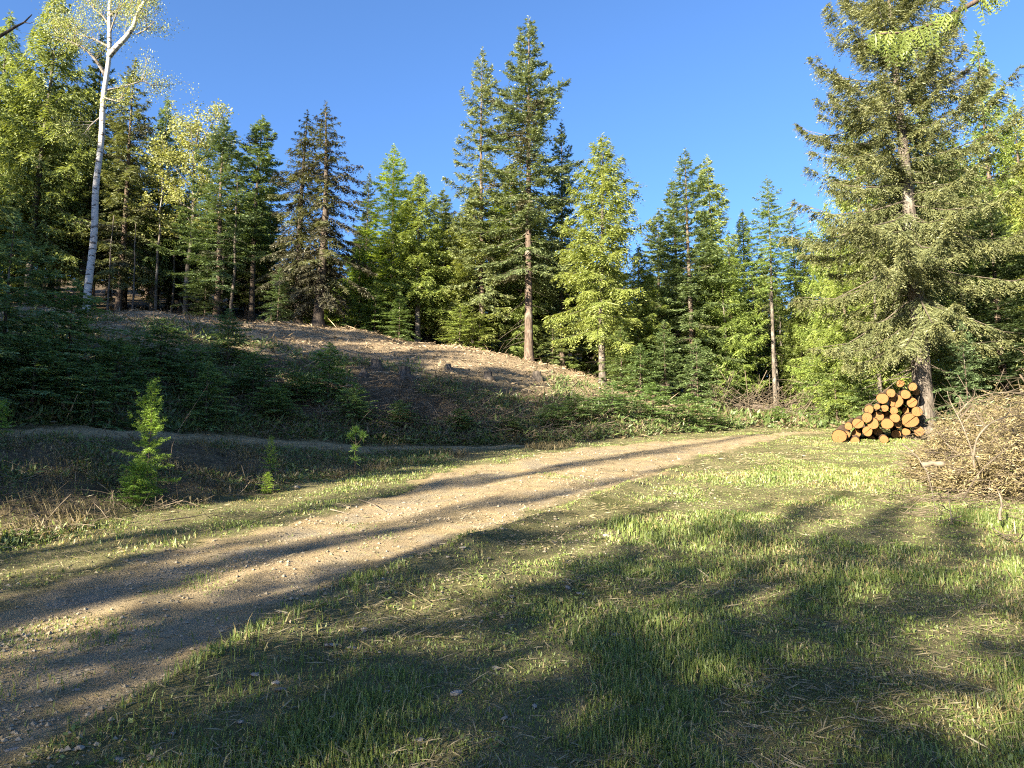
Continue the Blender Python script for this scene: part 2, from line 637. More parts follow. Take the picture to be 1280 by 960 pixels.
def conifer(name, seed, H=20., cb=.2, R=3., nb=120, e_low=-.25, e_top=.7, droop=.5, upturn=.4, tpm=6., tl=.7, K=6, ll=.2,
            lw=.03, hang=.15, ang=.95, trunk_r=.2, leaf='fir', bark='bark', shape=.85, gap=.25, stubs=25, dead=0., sides=8, tw_bend=0., limb=1.):
    K = K + 1
    tpm, ll, lw, tl = tpm * DENS[0], ll * DENS[1], lw * DENS[2], tl * DENS[3]
    rg = np.random.default_rng(seed)
    UP = np.array([0, 0, 1.])
    v = (np.arange(nb) + rg.random(nb)) / nb
    v = v ** .92
    z0 = (cb + (1 - cb) * v) * H * .985
    pr = np.minimum(1, .72 + v * 1.6) * (1 - v) ** (shape * .85) * 1.2
    Lb = np.maximum(R * pr * rg.uniform(.62, 1.18, nb), .12 + .25 * (1 - v))
    lump = rg.random(nb) < gap
    Lb = np.where(lump, Lb * rg.uniform(.4, .75, nb), Lb)
    az = np.arange(nb) * 2.39996 + rg.normal(0, .35, nb)
    el0 = e_low + (e_top - e_low) * v ** 1.1 + rg.normal(0, .13, nb)
    m = 7
    tt = np.linspace(0, 1, m)
    elev = el0[:, None] - droop * (1 - v[:, None] * .7) * tt * 1.6 + upturn * tt ** 2 * 1.6
    azs = az[:, None] + rg.normal(0, .22, (nb, 1)) * tt
    step = Lb[:, None] / (m - 1)
    d = np.stack([np.cos(azs) * np.cos(elev), np.sin(azs) * np.cos(elev), np.sin(elev)], -1)
    P = np.cumsum(d * step[..., None], 1) - d[:, :1] * step[..., None]
    # trunk with a faint sway
    ph, am = rg.random(2) * 6.3, H * .004
    sway = lambda z: np.stack([am * np.sin(z / H * 5 + ph[0]) - am * np.sin(ph[0]), am * np.sin(z / H * 4 + ph[1]) - am * np.sin(ph[1]), z], -1)
    P = P + sway(z0)[:, None]
    tb = TB()
    zz = np.concatenate([[-.5, 0, .25, .6], np.linspace(1.5, H, 12)])
    rad = trunk_r * (np.clip(1 - zz / H, 0, 1) ** .85 * .92 + .02) * (1 + .5 * np.exp(-np.maximum(zz, 0) / .35))
    tb.tube(sway(zz), rad, sides)
    rl = np.maximum(.005 * limb, .008 * Lb * limb)[:, None] * (1 - .85 * tt)
    tb.tubes(P[:, ::2], rl[:, ::2], 3)
    if stubs:
        zs = rg.uniform(.06, max(cb, .12) + .12, stubs) * H
        a = rg.random(stubs) * 6.3
        ln = rg.uniform(.25, .5, stubs) * R
        e = rg.uniform(-.6, .15, stubs)
        q = np.linspace(0, 1, 4)
        Pd = sway(zs)[:, None] + ln[:, None, None] * np.stack([np.cos(a)[:, None] * q, np.sin(a)[:, None] * q, np.sin(e)[:, None] * q - .25 * q ** 2], -1)
        tb.tubes(Pd, np.maximum(.004, .012 * ln)[:, None] * (1 - .8 * q), 3)
    trunk = tb.mesh(name + '_trunk', M[bark], limb=M['limb'])
    # twigs
    nt = np.maximum(3, (Lb * tpm * 2).astype(int))
    bi = np.repeat(np.arange(nb), nt)
    n = len(bi)
    t = 1 - rg.random(n) ** 1.25 * .93
    f = t * (m - 1)
    i0 = np.minimum(f.astype(int), m - 2)
    fr = (f - i0)[:, None]
    base = P[bi, i0] * (1 - fr) + P[bi, i0 + 1] * fr
    T = norm(d[bi, i0] * (1 - fr) + d[bi, i0 + 1] * fr)
    S = norm(np.cross(T, UP))
    N = np.cross(S, T)
    side = np.where(rg.random(n) < .5, -1., 1.)
    lead = rg.random(n) < .08
    a = np.where(lead, rg.normal(0, .2, n), ang + rg.normal(0, .22, n))
    D = T * np.cos(a)[:, None] + S * (side * np.sin(a))[:, None] - UP * (hang * rg.uniform(.4, 1.6, n))[:, None] + N * rg.normal(.02, .16, n)[:, None]
    D = norm(D)
    Lt = tl * (.28 + .72 * (1 - t) ** .6) * np.minimum(1, Lb[bi] / R * 1.5 + .15) * rg.uniform(.6, 1.25, n)
    tint_t = np.clip(rg.normal(.38, .2, n) + .3 * (t - .5), 0, 1)
    dryb = (rg.random(nb) < dead * (1.4 - v))[bi]
    # leaflets along each twig
    ti = np.repeat(np.arange(n), K)
    k = np.tile(np.arange(K), n)
    q = (k + rg.random(len(ti))) / K
    sd = np.where(k % 2 == 0, -1., 1.)
    Dt = D[ti]
    Nt = norm(np.cross(np.cross(Dt, UP), Dt) + rg.normal(0, .35, (len(ti), 3)))
    St = norm(np.cross(Dt, Nt))
    b = rg.normal(.75, .2, len(ti))
    dl = norm(Dt * np.cos(b)[:, None] + St * (sd * np.sin(b))[:, None] - UP * (hang * .8 * rg.random(len(ti)))[:, None])
    pos = base[ti] + Dt * (Lt[ti] * q)[:, None] - UP * (tw_bend * Lt[ti] * q * q)[:, None]
    Ll = ll * (1.1 - .6 * q) * rg.uniform(.6, 1.3, len(ti)) * np.clip(Lt[ti] / tl + .35, .4, 1)
    Nl = norm(Nt + rg.normal(0, .45, Nt.shape))
    V1 = rhombs(pos, dl, Ll, lw * rg.uniform(.6, 1.3, len(ti)) * np.clip(Ll / ll, .5, 1.2), Nl)
    V2 = rhombs(base, D, Lt, np.full(n, lw * .55), N + rg.normal(0, .3, N.shape))
    # leader tuft
    nl = 44
    zl = rg.uniform(.93, 1.0, nl) * H
    al = rg.random(nl) * 6.3
    dl3 = norm(np.stack([np.cos(al), np.sin(al), rg.uniform(.3, 1.4, nl)], -1))
    V3 = rhombs(sway(zl), dl3, ll * .8 * rg.uniform(.5, 1.1, nl) * (1 + (H - zl) / H * 10), np.full(nl, lw * .55), rg.normal(0, 1, (nl, 3)))
    V = np.concatenate([V1, V2, V3])
    tin = np.concatenate([np.clip(tint_t[ti] + .35 * (q - .5) + rg.normal(0, .1, len(ti)), 0, 1), tint_t * .8, np.full(nl, .6)])
    Q = np.arange(len(V)).reshape(-1, 4)
    mi0 = np.concatenate([dryb[ti], dryb, np.zeros(nl, bool)])
    crown = mesh_np(name + '_crown', V, [(Q[~mi0], 0), (Q[mi0], 1)], [M[leaf], M['dead']], dict(tint=np.repeat(tin, 4)))
    return dict(trunk=trunk, crown=crown, H=H, R=R)


PRO = {}
PRO.update({
    'cedar0': conifer('cedar', 1, 18, .10, 3.0, 150, -.25, .75, .55, .55, 4.6, .95, 7, .28, .038, .65, 1.0, .2, 'cedar', 'bark_grey', .8, .35, 20, tw_bend=.6),
    'cedar1': conifer('cedar', 2, 18, .18, 2.6, 140, -.3, .7, .6, .6, 4.8, .95, 7, .28, .038, .75, 1.0, .18, 'cedar', 'bark_grey', .75, .4, 26, tw_bend=.65),
    'cedar2': conifer('cedar', 3, 16, .05, 3.2, 150, -.2, .8, .5, .5, 4.4, .9, 7, .28, .038, .6, 1.0, .19, 'cedar', 'bark', .95, .3, 12, tw_bend=.55),
    'cedar3': conifer('cedar', 23, 18, .2, 2.8, 125, -.35, .7, .65, .6, 4.6, 1.0, 7, .28, .04, .7, 1.05, .19, 'cedar', 'bark_grey', .7, .45, 24, tw_bend=.6),
    'fir3': conifer('fir', 24, 20, .16, 3.3, 120, -.4, .55, .35, .45, 5.2, .8, 7, .24, .036, .22, .9, .22, 'fir', 'bark', .75, .42, 36, dead=.06),
    'fir0': conifer('fir', 4, 21, .24, 3.6, 135, -.35, .55, .25, .35, 5.2, .8, 7, .24, .04, .14, .9, .27, 'fir', 'bark', .7, .35, 30, dead=.1),
    'fir1': conifer('fir', 5, 20, .12, 3.2, 150, -.3, .6, .3, .4, 5.2, .75, 7, .24, .04, .16, .9, .22, 'fir', 'bark', .85, .28, 26),
    'fir2': conifer('fir', 6, 18, .30, 2.2, 110, -.35, .5, .35, .35, 5.6, .6, 7, .24, .04, .18, .9, .18, 'fir', 'bark_dark', .7, .3, 40, dead=.08),
    'larch0': conifer('larch', 7, 20, .22, 2.4, 165, -.1, .6, .3, .25, 6.5, .45, 6, .14, .026, .25, 1.0, .17, 'larch', 'bark_grey', .8, .2, 40),
    'larch1': conifer('larch', 8, 20, .5, 2.2, 115, -.15, .5, .3, .25, 6.5, .45, 6, .14, .026, .3, 1.0, .15, 'larch', 'bark_grey', .75, .3, 50),
    'dead0': conifer('old_spruce', 9, 19, .12, 2.7, 150, -.55, .35, .6, .25, 4.6, .65, 6, .2, .034, .55, .9, .26, 'spruce', 'bark_dark', .75, .35, 60, dead=.6, tw_bend=.4),
    'spruce1': conifer('spruce', 10, 18, .15, 2.7, 130, -.4, .5, .4, .4, 5.4, .7, 7, .22, .036, .35, .9, .2, 'spruce', 'bark', .8, .3, 30, dead=.15, tw_bend=.2),
    'thin0': conifer('thin_cedar', 11, 18, .32, 1.5, 95, -.3, .6, .5, .5, 5., .6, 6, .26, .045, .4, 1.0, .12, 'cedar', 'bark_grey', .6, .35, 40, tw_bend=.3),
})
DENS = (1.15, 1.1, 1.25, 1.1)
PRO.update({
    'young0': conifer('young_hemlock', 12, 4, .03, 1.25, 85, -.1, .8, .55, .2, 11, .38, 6, .11, .018, .15, .95, .04, 'fir', 'bark', .8, .25, 0, sides=5),
    'young1': conifer('young_hemlock', 13, 3, .03, 1.25, 70, 0, .8, .6, .2, 11, .36, 6, .11, .018, .2, .95, .035, 'fir', 'bark', .7, .3, 0, sides=5),
    'young2': conifer('young_cedar', 14, 2.6, .04, .95, 78, .1, .9, .45, .3, 17, .26, 8, .085, .008, .25, 1., .022, 'larch', 'bark', .6, .55, 0, sides=5),
})
DENS = (1, 1, 1, 1)
HERO = conifer('tall_spruce', 20, 16, .21, 4.0, 185, -.5, .55, .3, .6, 14.5, .8, 12, .17, .022,   .45, .95, .36, 'spruce', 'bark_grey', .47, .2, 40, dead=.02, sides=14, tw_bend=.35)

COUNT = {}


def place_tree(pro, x, y, h, wscale, label, group=None, name='conifer_tree', cat='tree', color=(1, 1, 1), rot=None, sink=0.0, trunk_part='trunk', crown_part='crown'):
    rg = random.Random(int(x * 131 + y * 977 + h * 53))
    p = pro if isinstance(pro, dict) else PRO[pro]
    loc = gz(x, y)
    loc[2] -= sink
    e = thing(name, loc, label, cat, group, rg.random() * 6.28 if rot is None else rot)
    sz = h / p['H']
    for part in ('trunk', 'crown'):
        o = link(part, p[part], e)
        o.scale = (sz * wscale, sz * wscale, sz)
        o.color = (*color, 1)
    return e


def tree_top(pro, pxt, pyt, d, width_px, label, group=None, name='conifer_tree', color=(1, 1, 1), rot=None, cat='tree'):
    """stand a tree at site depth d so that its tip is where the photograph has it; width_px: crown radius there"""
    p = pro if isinstance(pro, dict) else PRO[pro]
    k = (480 - pyt) / FOC
    h = 10.
    for _ in range(6):
        x = (pxt - 640) / FOC * (d + h * SP)
        z0 = float(zF(x, d))
        h = (k * d - z0 + EYE) / (CP - k * SP)
    sz = h / p['H']
    rad = width_px / FOC * (d + h * .3 * SP)
    return place_tree(pro, x, d, h, rad / (p['R'] * sz), label, group, name, cat, color, rot)


G_EDGE = 'conifers along the forest edge'
edge = [
    # proto, tip px, tip py, depth, crown radius px, name, tint, label
    ('cedar1', 12, 12, 33, 62, 'cedar_tree', (.95, 1, .9), 'tall cedar at the forest edge, left of the white birch, cut by the frame'),
    ('cedar3', 72, -12, 33, 75, 'cedar_tree', (1, 1, .9), 'tall yellow-green cedar rising close behind the white birch trunk'),
    ('fir1', 128, 40, 35, 60, 'fir_tree', (1.3, 1.25, .9), 'olive green fir just right of the birch, filling the space below its crown'),
    ('spruce1', 172, 72, 34, 60, 'spruce_tree', (.9, .95, .85), 'grey-green spruce with dark lower half, first tree right of the birch crown'),
    ('cedar1', 209, 118, 36, 46, 'cedar_tree', (.72, .82, .8), 'slender dark cedar left of the pale round-topped broadleaf tree'),
    ('fir3', 285, 148, 33, 66, 'fir_tree', (.95, 1.1, 1), 'dense dark green fir with two trunks, in front of the pale broadleaf tree'),
    ('fir2', 327, 146, 36, 52, 'fir_tree', (1.15, 1.3, 1.1), 'narrow fir with a pale pointed tip, left of the brown drooping spruce'),
    ('dead0', 408, 126, 31, 74, 'spruce_tree', (.62, .62, .58), 'dark brown drooping old spruce with thick trunk standing alone on the crest'),
    ('dead0', 384, 138, 31.8, 56, 'spruce_tree', (.7, .72, .66), 'thinner second spire leaning against the brown drooping old spruce'),
    ('fir1', 461, 214, 44, 34, 'spruce_tree', (.8, .85, .8), 'small dark spruce tip behind the bright green larch'),
    ('larch0', 494, 178, 37, 58, 'larch_tree', (1.55, 1.4, .95), 'soft bright green larch with pointed top on the hill crest'),
    ('cedar3', 526, 214, 35, 58, 'cedar_tree', (1.05, 1.1, .85), 'yellow-green cedar right beside the bright green larch'),
    ('cedar2', 452, 300, 35, 52, 'cedar_tree', (.95, 1.15, .8), 'low bushy green cedar under the larch, reaching the ground on the crest'),
    ('fir2', 556, 235, 43, 36, 'fir_tree', (1.25, 1.3, 1), 'hazy pale fir in the gap left of the twin tall firs'),
    ('cedar0', 592, 225, 36, 60, 'cedar_tree', (1.1, 1.05, .95), 'light yellow-green cedar under the left of the twin tall firs'),
    ('fir3', 604, 60, 35.5, 58, 'fir_tree', (1.4, 1.32, 1.15), 'tall fir, the paler and lower of the twin tops in the middle'),
    ('fir0', 660, 20, 34, 82, 'fir_tree', (1.12, 1.12, 1.0), 'tallest blue-green fir in the middle, with bare straight trunk and wide branches'),
    ('fir1', 700, 150, 37, 52, 'fir_tree', (.85, .95, .9), 'dark fir half hidden right of the tallest fir'),
    ('cedar3', 748, 168, 30, 72, 'cedar_tree', (1.15, 1.12, .9), 'airy golden-green cedar standing alone at the foot of the slope'),
    ('fir3', 856, 186, 33, 66, 'fir_tree', (1.1, 1.2, .95), 'dark green fir with narrow spire, beyond the bend of the road'),
    ('fir2', 822, 262, 38, 40, 'fir_tree', (1.2, 1.25, 1), 'shorter blue-green fir squeezed between the golden cedar and the spired fir'),
    ('thin0', 884, 194, 40, 34, 'cedar_tree', (1.25, 1.25, 1.3), 'thin pale cedar with visible whitish stem beside the spired fir'),
    ('cedar2', 908, 288, 34, 52, 'cedar_tree', (1.05, 1.15, .8), 'bright yellow-green cedar left of the tall bare-stemmed larch'),
    ('larch1', 955, 220, 33.5, 44, 'larch_tree', (1.0, .95, 1.0), 'tall bare-stemmed larch with pale trunk at the forest gap'),
    ('larch1', 986, 262, 37, 42, 'larch_tree', (.85, .85, .95), 'second bluish larch just behind the tall bare-stemmed larch'),
    ('cedar1', 1005, 340, 37, 40, 'cedar_tree', (1, 1.12, .8), 'low green cedar between the larches and the big spruce'),
    ('cedar3', 1062, 132, 29, 64, 'cedar_tree', (1.1, 1.1, .85), 'yellow-green cedar peeking out left behind the big olive spruce'),
    ('cedar2', 1052, 300, 27, 62, 'cedar_tree', (1.1, 1.15, .8), 'leafy bright cedar with hanging sprays behind the log pile'),
    ('cedar1', 1105, 210, 31, 55, 'cedar_tree', (.95, 1.05, .8), 'cedar directly behind the trunk of the big olive spruce'),
    ('cedar2', 1222, 40, 29, 88, 'cedar_tree', (.9, 1, .8), 'large green cedar behind the right side of the big olive spruce'),
    ('cedar0', 1288, 80, 24, 70, 'cedar_tree', (1.15, 1.05, .7), 'golden-tipped cedar cut by the right frame edge'),
    ('fir1', 1235, 250, 21, 90, 'fir_tree', (.55, .65, .6), 'very dark green fir behind the brush pile, right of the big spruce trunk'),
    ('fir1', 1310, 230, 19, 90, 'fir_tree', (.6, .7, .6), 'dark fir at the right frame edge above the brush pile'),
]
edge += [
    ('cedar1', 797, 305, 33, 44, 'cedar_tree', (1.05, 1.1, .85), 'short cedar filling the dip between the golden cedar and the spired fir'),
    ('fir1', 838, 225, 36, 60, 'fir_tree', (1.05, 1.15, .95), 'fir standing just left of the spired fir, a little shorter'),
    ('cedar0', 925, 262, 44, 52, 'cedar_tree', (1.1, 1.15, .85), 'light cedar crown right behind the bright yellow-green one'),
    ('cedar3', 1012, 285, 36, 52, 'cedar_tree', (1.05, 1.1, .85), 'cedar with hanging sprays right of the second bluish larch'),
    ('cedar1', 560, 262, 37, 48, 'cedar_tree', (1.15, 1.12, .9), 'pale cedar in the gap between the larch neighbour and the twin tall firs'),
    ('cedar0', 880, 260, 34, 56, 'cedar_tree', (.95, 1.05, .85), 'mid-green cedar directly right of the spired fir'),
    ('cedar2', 1150, 90, 27, 80, 'cedar_tree', (1, 1.05, .8), 'cedar filling the space just behind the crown of the big olive spruce'),
    ('cedar0', 1188, 190, 25, 75, 'cedar_tree', (.9, 1, .8), 'lower cedar between the big olive spruce and the very dark fir'),
    ('cedar2', 1262, 120, 28, 80, 'cedar_tree', (1, 1.05, .75), 'green cedar behind the golden-tipped one near the right frame edge'),
    ('cedar2', 1030, 250, 31, 55, 'cedar_tree', (1.05, 1.15, .8), 'yellow-green cedar at the left fringe of the big olive spruce'),
    ('cedar2', 650, 300, 39, 60, 'cedar_tree', (.9, 1, .8), 'shaded cedar between the trunks of the twin tall firs'),
    ('fir1', 505, 260, 39, 60, 'fir_tree', (1, 1.1, .9), 'broad fir behind the larch and its cedar neighbour'),
    ('fir1', 235, 232, 37, 50, 'fir_tree', (.7, .8, .75), 'dark fir below the pale broadleaf crown'),
    ('fir1', 40, 150, 38, 70, 'fir_tree', (.9, 1, .85), 'dark fir behind the two leftmost cedars'),
]
for p, a, b, d, wd, nm, tint, lab in edge:
    tree_top(p, a, b, d, wd, lab, G_EDGE, nm, tint)

# the big olive spruce beside the log pile
tree_top(HERO, 1108, -60, 20.6, 142, 'big olive spruce with mottled grey trunk right beside the log pile', None, 'spruce_tree', (1, 1, .95), 3.4)

# smaller trees and understorey under the edge
lows = [
    ('young0', 470, 350, 33, 30, (1.3, 1.5, .9)), ('young0', 500, 365, 32.5, 28, (1.2, 1.4, .9)), ('young0', 432, 352, 32.5, 28, (1.1, 1.25, .9)),
    ('young0', 350, 335, 31, 30, (.9, 1.05, .9)), ('young0', 600, 390, 35, 26, (1.6, 1.6, .8)), ('young1', 575, 380, 34, 30, (1.7, 1.7, .8)),
    ('young0', 690, 395, 35, 30, (1.2, 1.2, .9)), ('young0', 775, 405, 29, 34, (1.1, 1.2, .8)), ('young1', 800, 430, 28, 34, (1, 1.2, .8)),
    ('young0', 830, 400, 30, 36, (1, 1.15, .85)), ('young1', 870, 425, 29, 36, (1, 1.15, .85)), ('young0', 905, 420, 33, 30, (1.1, 1.25, .8)),
    ('young1', 1015, 440, 31, 34, (1.2, 1.35, .75)), ('young0', 1040, 420, 27, 36, (1.2, 1.3, .75)), ('young1', 1075, 455, 25, 34, (1.1, 1.25, .75)),
    ('young0', 1200, 400, 19, 40, (.8, .95, .8)), ('young0', 260, 330, 33, 34, (.8, .9, .8)), ('young0', 60, 330, 27, 40, (.75, .85, .8)),
]
low_labels = [
    'young green conifer under the larch on the crest', 'second young conifer right of the one under the larch', 'young conifer between the brown old spruce and the larch',
    'young dark conifer left of the brown old spruce trunk', 'small yellow-green conifer among the trunks left of the tallest fir', 'yellow-green young conifer in the gap beside two thin pale stems',
    'young conifer right of the tallest fir trunk', 'young conifer right beside the golden cedar trunk', 'low spreading young conifer where the slope meets the forest',
    'young conifer in front of the spired fir, left one', 'low young conifer in front of the spired fir, right one', 'young conifer at the left side of the forest gap',
    'low young conifer at the right side of the forest gap', 'leafy young conifer left of the log pile', 'low bright conifer directly left of the log stack top',
    'young dark conifer right of the big spruce trunk', 'young conifer below the pale broadleaf tree', 'young dark conifer left of the birch foot',
]
for (p, a, b, d, wd, tint), lab in zip(lows, low_labels):
    tree_top(p, a, b, d, wd, lab, 'young conifers under the forest edge', 'young_conifer', tint)

# depth of the forest
rg = np.random.default_rng(5)
SKYX = [-200, 0, 60, 150, 200, 232, 300, 350, 372, 440, 480, 520, 570, 620, 700, 740, 800, 830, 880, 940, 1010, 1060, 1110, 1280, 1500]
SKYY = [60, 70, 60, 120, 190, 230, 215, 225, 280, 275, 260, 260, 275, 200, 230, 260, 330, 290, 270, 290, 345, 260, 160, 130, 100]
px = -170.
i = 0
kinds = ['fir1', 'cedar1', 'fir2', 'fir0', 'thin0', 'fir2', 'spruce1']
while px < 1450:
    for row in range(2):
        d = 41 + row * 10 + rg.uniform(-3, 4)
        q = px + rg.uniform(-12, 12)
        top = np.interp(q, SKYX, SKYY) + rg.uniform(12, 85)
        kd = kinds[rg.integers(len(kinds))]
        c = rg.uniform(.75, 1.1)
        tree_top(kd, q, top, d, rg.uniform(34, 52), 'conifer standing deep in the dark forest behind the edge trees', 'conifers deep in the forest', 'conifer_tree', (c, c * rg.uniform(1, 1.12), c * .9))
    px += rg.uniform(30, 42)

LAND = [(12, 'the leftmost cedar'), (108, 'the white birch'), (172, 'the grey-green spruce'), (209, 'the slender dark cedar'), (285, 'the two-trunked dark fir'), (327, 'the pale-tipped fir'),
        (400, 'the brown old spruce'), (494, 'the bright green larch'), (526, 'the larch-side cedar'), (592, 'the light cedar'), (657, 'the tallest fir'), (748, 'the golden cedar'),
        (856, 'the spired fir'), (908, 'the yellow-green cedar'), (955, 'the bare-stemmed larch'), (1062, 'the cedar behind the logs'), (1150, 'the big olive spruce'), (1240, 'the very dark fir')]
ORD = ['', 'second ', 'third ', 'fourth ', 'fifth ', 'sixth ']


def between(objs):
    """objs: list of (picture x, object, noun phrase); label each by the landmarks either side of it"""
    cells = {}
    for q, o, noun in sorted(objs, key=lambda t: t[0]):
        i = sum(q > a for a, _ in LAND)
        cells.setdefault((i, noun), []).append(o)
    for (i, noun), os_ in cells.items():
        where = f'left of {LAND[0][1]}' if i == 0 else f'right of {LAND[-1][1]}' if i == len(LAND) else f'between {LAND[i - 1][1]} and {LAND[i][1]}'
        for k, o in enumerate(os_):
            o['label'] = f'{noun} {where}' if len(os_) == 1 else f'{(ORD[k] or "first ")}{noun} {where}'


half = []
px = -90.
while px < 1330:
    d = 37 + rg.uniform(-1.5, 4)
    q = px + rg.uniform(-10, 10)
    top = max(np.interp(q, SKYX, SKYY) + rg.uniform(30, 110), 215)
    c = rg.uniform(.85, 1.15)
    kd = ['cedar1', 'cedar3', 'fir3', 'cedar2', 'fir2'][rg.integers(5)]
    o = tree_top(kd, q, top, d, rg.uniform(38, 56), 'mid-height conifer half hidden behind the foremost trees of the forest edge', 'half-hidden conifers of the forest edge', 'conifer_tree', (c, c * rg.uniform(1, 1.1), c * .9))
    half.append((q, o, 'half-hidden cedar' if 'cedar' in kd else 'half-hidden fir'))
    px += rg.uniform(36, 52)
between(half)

# bare thin stems seen inside the forest edge
def pole_mesh(seed, H, r):
    g = np.random.default_rng(seed)
    tb = TB()
    z = np.linspace(-.3, H, 9)
    cx = np.cumsum(g.normal(0, .05, 9))
    tb.tube(np.stack([cx - cx[0], np.cumsum(g.normal(0, .05, 9)), z], -1), r * (1 - .75 * np.clip(z / H, 0, 1)), 7)
    n = 34
    zs, a = g.uniform(.08, .95, n) * H, g.random(n) * 6.3
    ln = g.uniform(.3, 1.1, n)
    q = np.linspace(0, 1, 4)
    P = np.stack([np.cos(a)[:, None] * q * ln[:, None], np.sin(a)[:, None] * q * ln[:, None], zs[:, None] + ln[:, None] * (.1 * q - .45 * q * q)], -1)
    P[..., 0] += np.interp(zs, z, cx - cx[0])[:, None]
    tb.tubes(P, .009 * (1 - .8 * q)[None].repeat(n, 0), 3)
    return tb


poles = [pole_mesh(k, 8, .1).mesh('bare_stem', M['bark_grey']) for k in (3, 4, 5)]
pole_px = [(165, 32), (194, 33), (213, 35), (130, 32), (288, 32), (276, 34), (600, 36), (612, 37), (632, 34), (520, 35), (536, 37), (556, 38), (572, 39),
           (700, 37), (716, 38), (915, 33), (936, 36), (948, 38), (975, 35), (983, 37), (996, 36), (898, 36), (1010, 38), (1030, 36), (1098, 26)]
stems = []
for k, (q, d) in enumerate(pole_px):
    x = (q - 640) / FOC * d
    d += .8 if q < 300 else .4 if q > 890 else 3.5
    x = (q - 640) / FOC * d
    e = thing('bare_tree', gz(x, d), 'thin bare grey stem standing in the shade at the forest edge', 'tree', 'bare stems at the forest edge', k * 1.7)
    stems.append((q, e, 'thin bare stem'))
    o = link('trunk', poles[k % 3], e)
    f = .55 + .4 * ((k * 37) % 10) / 10
    o.scale = (f, f, f * 1.05)
between(stems)

# trees standing around the viewpoint, left of and behind it; their shadows cross the clearing
def st(s, t):
    a, b = math.cos(SUN_AZ), math.sin(SUN_AZ)
    return s * a + t * b, -s * b + t * a


cast = []
for s, t, h, w in [(-10.0, -16, 15.5, 1.2), (-12.5, -15, 17.5, 1.4), (-15.5, -15, 18.5, 1.5), (-18.5, -16, 19, 1.5), (-21.5, -15, 20, 1.5), (-25, -15, 21, 1.5), (-28.5, -15, 22, 1.5), (-32, -15, 22, 1.5),
                   (-36, -14, 22.5, 1.5), (-40, -14, 22.5, 1.5), (-45, -12, 22, 1.5), (-11, -22, 18.5, 1.3), (-14, -23, 20, 1.4), (-17.5, -22, 21, 1.4), (-22, -23, 23, 1.5), (-27, -23, 24, 1.5), (-33, -24, 25, 1.5),
                   (-4.3, -13, 8.8, .9), (-3.5, -17, 11.4, .85), (-2.7, -13, 9.9, .85), (-1.9, -18, 12.8, .9), (-1.1, -14, 10.8, .85), (-.3, -17, 12, .9), (.6, -14, 11, 1.0), (1.6, -16, 12, 1.0), (3.2, -15, 12, 1.1),
                   (-5.1, -20, 11.2, .75), (-6.0, -17, 9.3, .85), (-7.6, -18, 9.4, .7), (-6.8, -14, 7.6, .7), (-5.15, -24, 17.0, .36), (-4.7, -9, 4.6, .5), (-6.75, -26, 22, .22), (5, -15, 12, 1.1), (-2.4, -9, 5.4, .7), (-.8, -9, 5.6, .7)]:
    x, y = st(s, t)
    kd = ['fir1', 'cedar0', 'fir0', 'fir1', 'spruce1'][len(cast) % 5]
    cast.append(place_tree(kd, x, y, h, w, 'tall conifer standing outside the view, on the sunny side of the clearing', 'conifers around the viewpoint', 'conifer_tree'))

# ------------------------------------------------------------------ white birch and pale broadleaf tree
def broadleaf(name, seed, limbs, bark, leaf_n, leaf_r, leaf='broad', twig_from=1, sub=10, spread=1.0, limb_bark='birch_limb'):
    """limbs: list of (polyline, r0, r1); twigs and leaves grow on limbs[twig_from:]"""
    g = np.random.default_rng(seed)
    tb, ends = TB(), []
    shaped = []
    for k, (pl, r0, r1) in enumerate(limbs):
        pl = np.asarray(pl, float)
        t = np.linspace(0, 1, len(pl))
        tt = np.linspace(0, 1, len(pl) * 4)
        sm = np.stack([np.interp(tt, t, pl[:, c]) for c in range(3)], -1)
        for _ in range(2):
            sm[1:-1] = (sm[:-2] + sm[1:-1] * 2 + sm[2:]) / 4
        tb.tube(sm, r0 + (r1 - r0) * tt, 12 if k == 0 else 7)
        shaped.append(sm)
    for k, sm in enumerate(shaped):
        if k >= twig_from:
            L = np.linalg.norm(np.diff(sm, axis=0), axis=1).sum()
            for _ in range(max(3, int(sub * L))):
                i = g.integers(len(sm) // 4, len(sm))
                p = sm[i]
                dr = norm(g.normal(0, 1, 3) * np.array([1, 1, .7]) + np.array([0, 0, .35]) + norm(sm[min(i + 1, len(sm) - 1)] - sm[i - 1]) * .8)
                ln = g.uniform(.4, 1.3) * spread
                q = np.linspace(0, 1, 5)[:, None]
                pp = p + dr * ln * q + np.array([0, 0, .18]) * q ** 2 * ln + np.cumsum(g.normal(0, .03, (5, 3)), 0)
                tb.tube(pp, .013 * (1 - .8 * q[:, 0]) * spread, 3, False)
                for _ in range(3):
                    j = g.integers(1, 5)
                    d2 = norm(dr + g.normal(0, .7, 3))
                    l2 = ln * g.uniform(.25, .6)
                    p2 = pp[j] + d2 * l2 * q
                    tb.tube(p2, .006 * (1 - .8 * q[:, 0]) * spread, 3, False)
                    ends += list(p2[1:])
                ends += list(pp[2:])
    ends = np.array(ends)
    c = ends[g.integers(0, len(ends), leaf_n)] + g.normal(0, .15 * spread, (leaf_n, 3))
    D = norm(g.normal(0, 1, (leaf_n, 3)) - np.array([0, 0, .5]))
    V = rhombs(c, D, leaf_r * g.uniform(.7, 1.4, leaf_n), leaf_r * .42 * g.uniform(.7, 1.2, leaf_n), norm(g.normal(0, 1, (leaf_n, 3))))
    crown = mesh_np(name + '_crown', V, [(np.arange(len(V)).reshape(-1, 4), 0)], [M[leaf]], dict(tint=np.repeat(np.clip(g.normal(.5, .25, leaf_n), 0, 1), 4)))
    return tb.mesh(name + '_trunk', M[bark], limb=M[limb_bark], nmain=2), crown


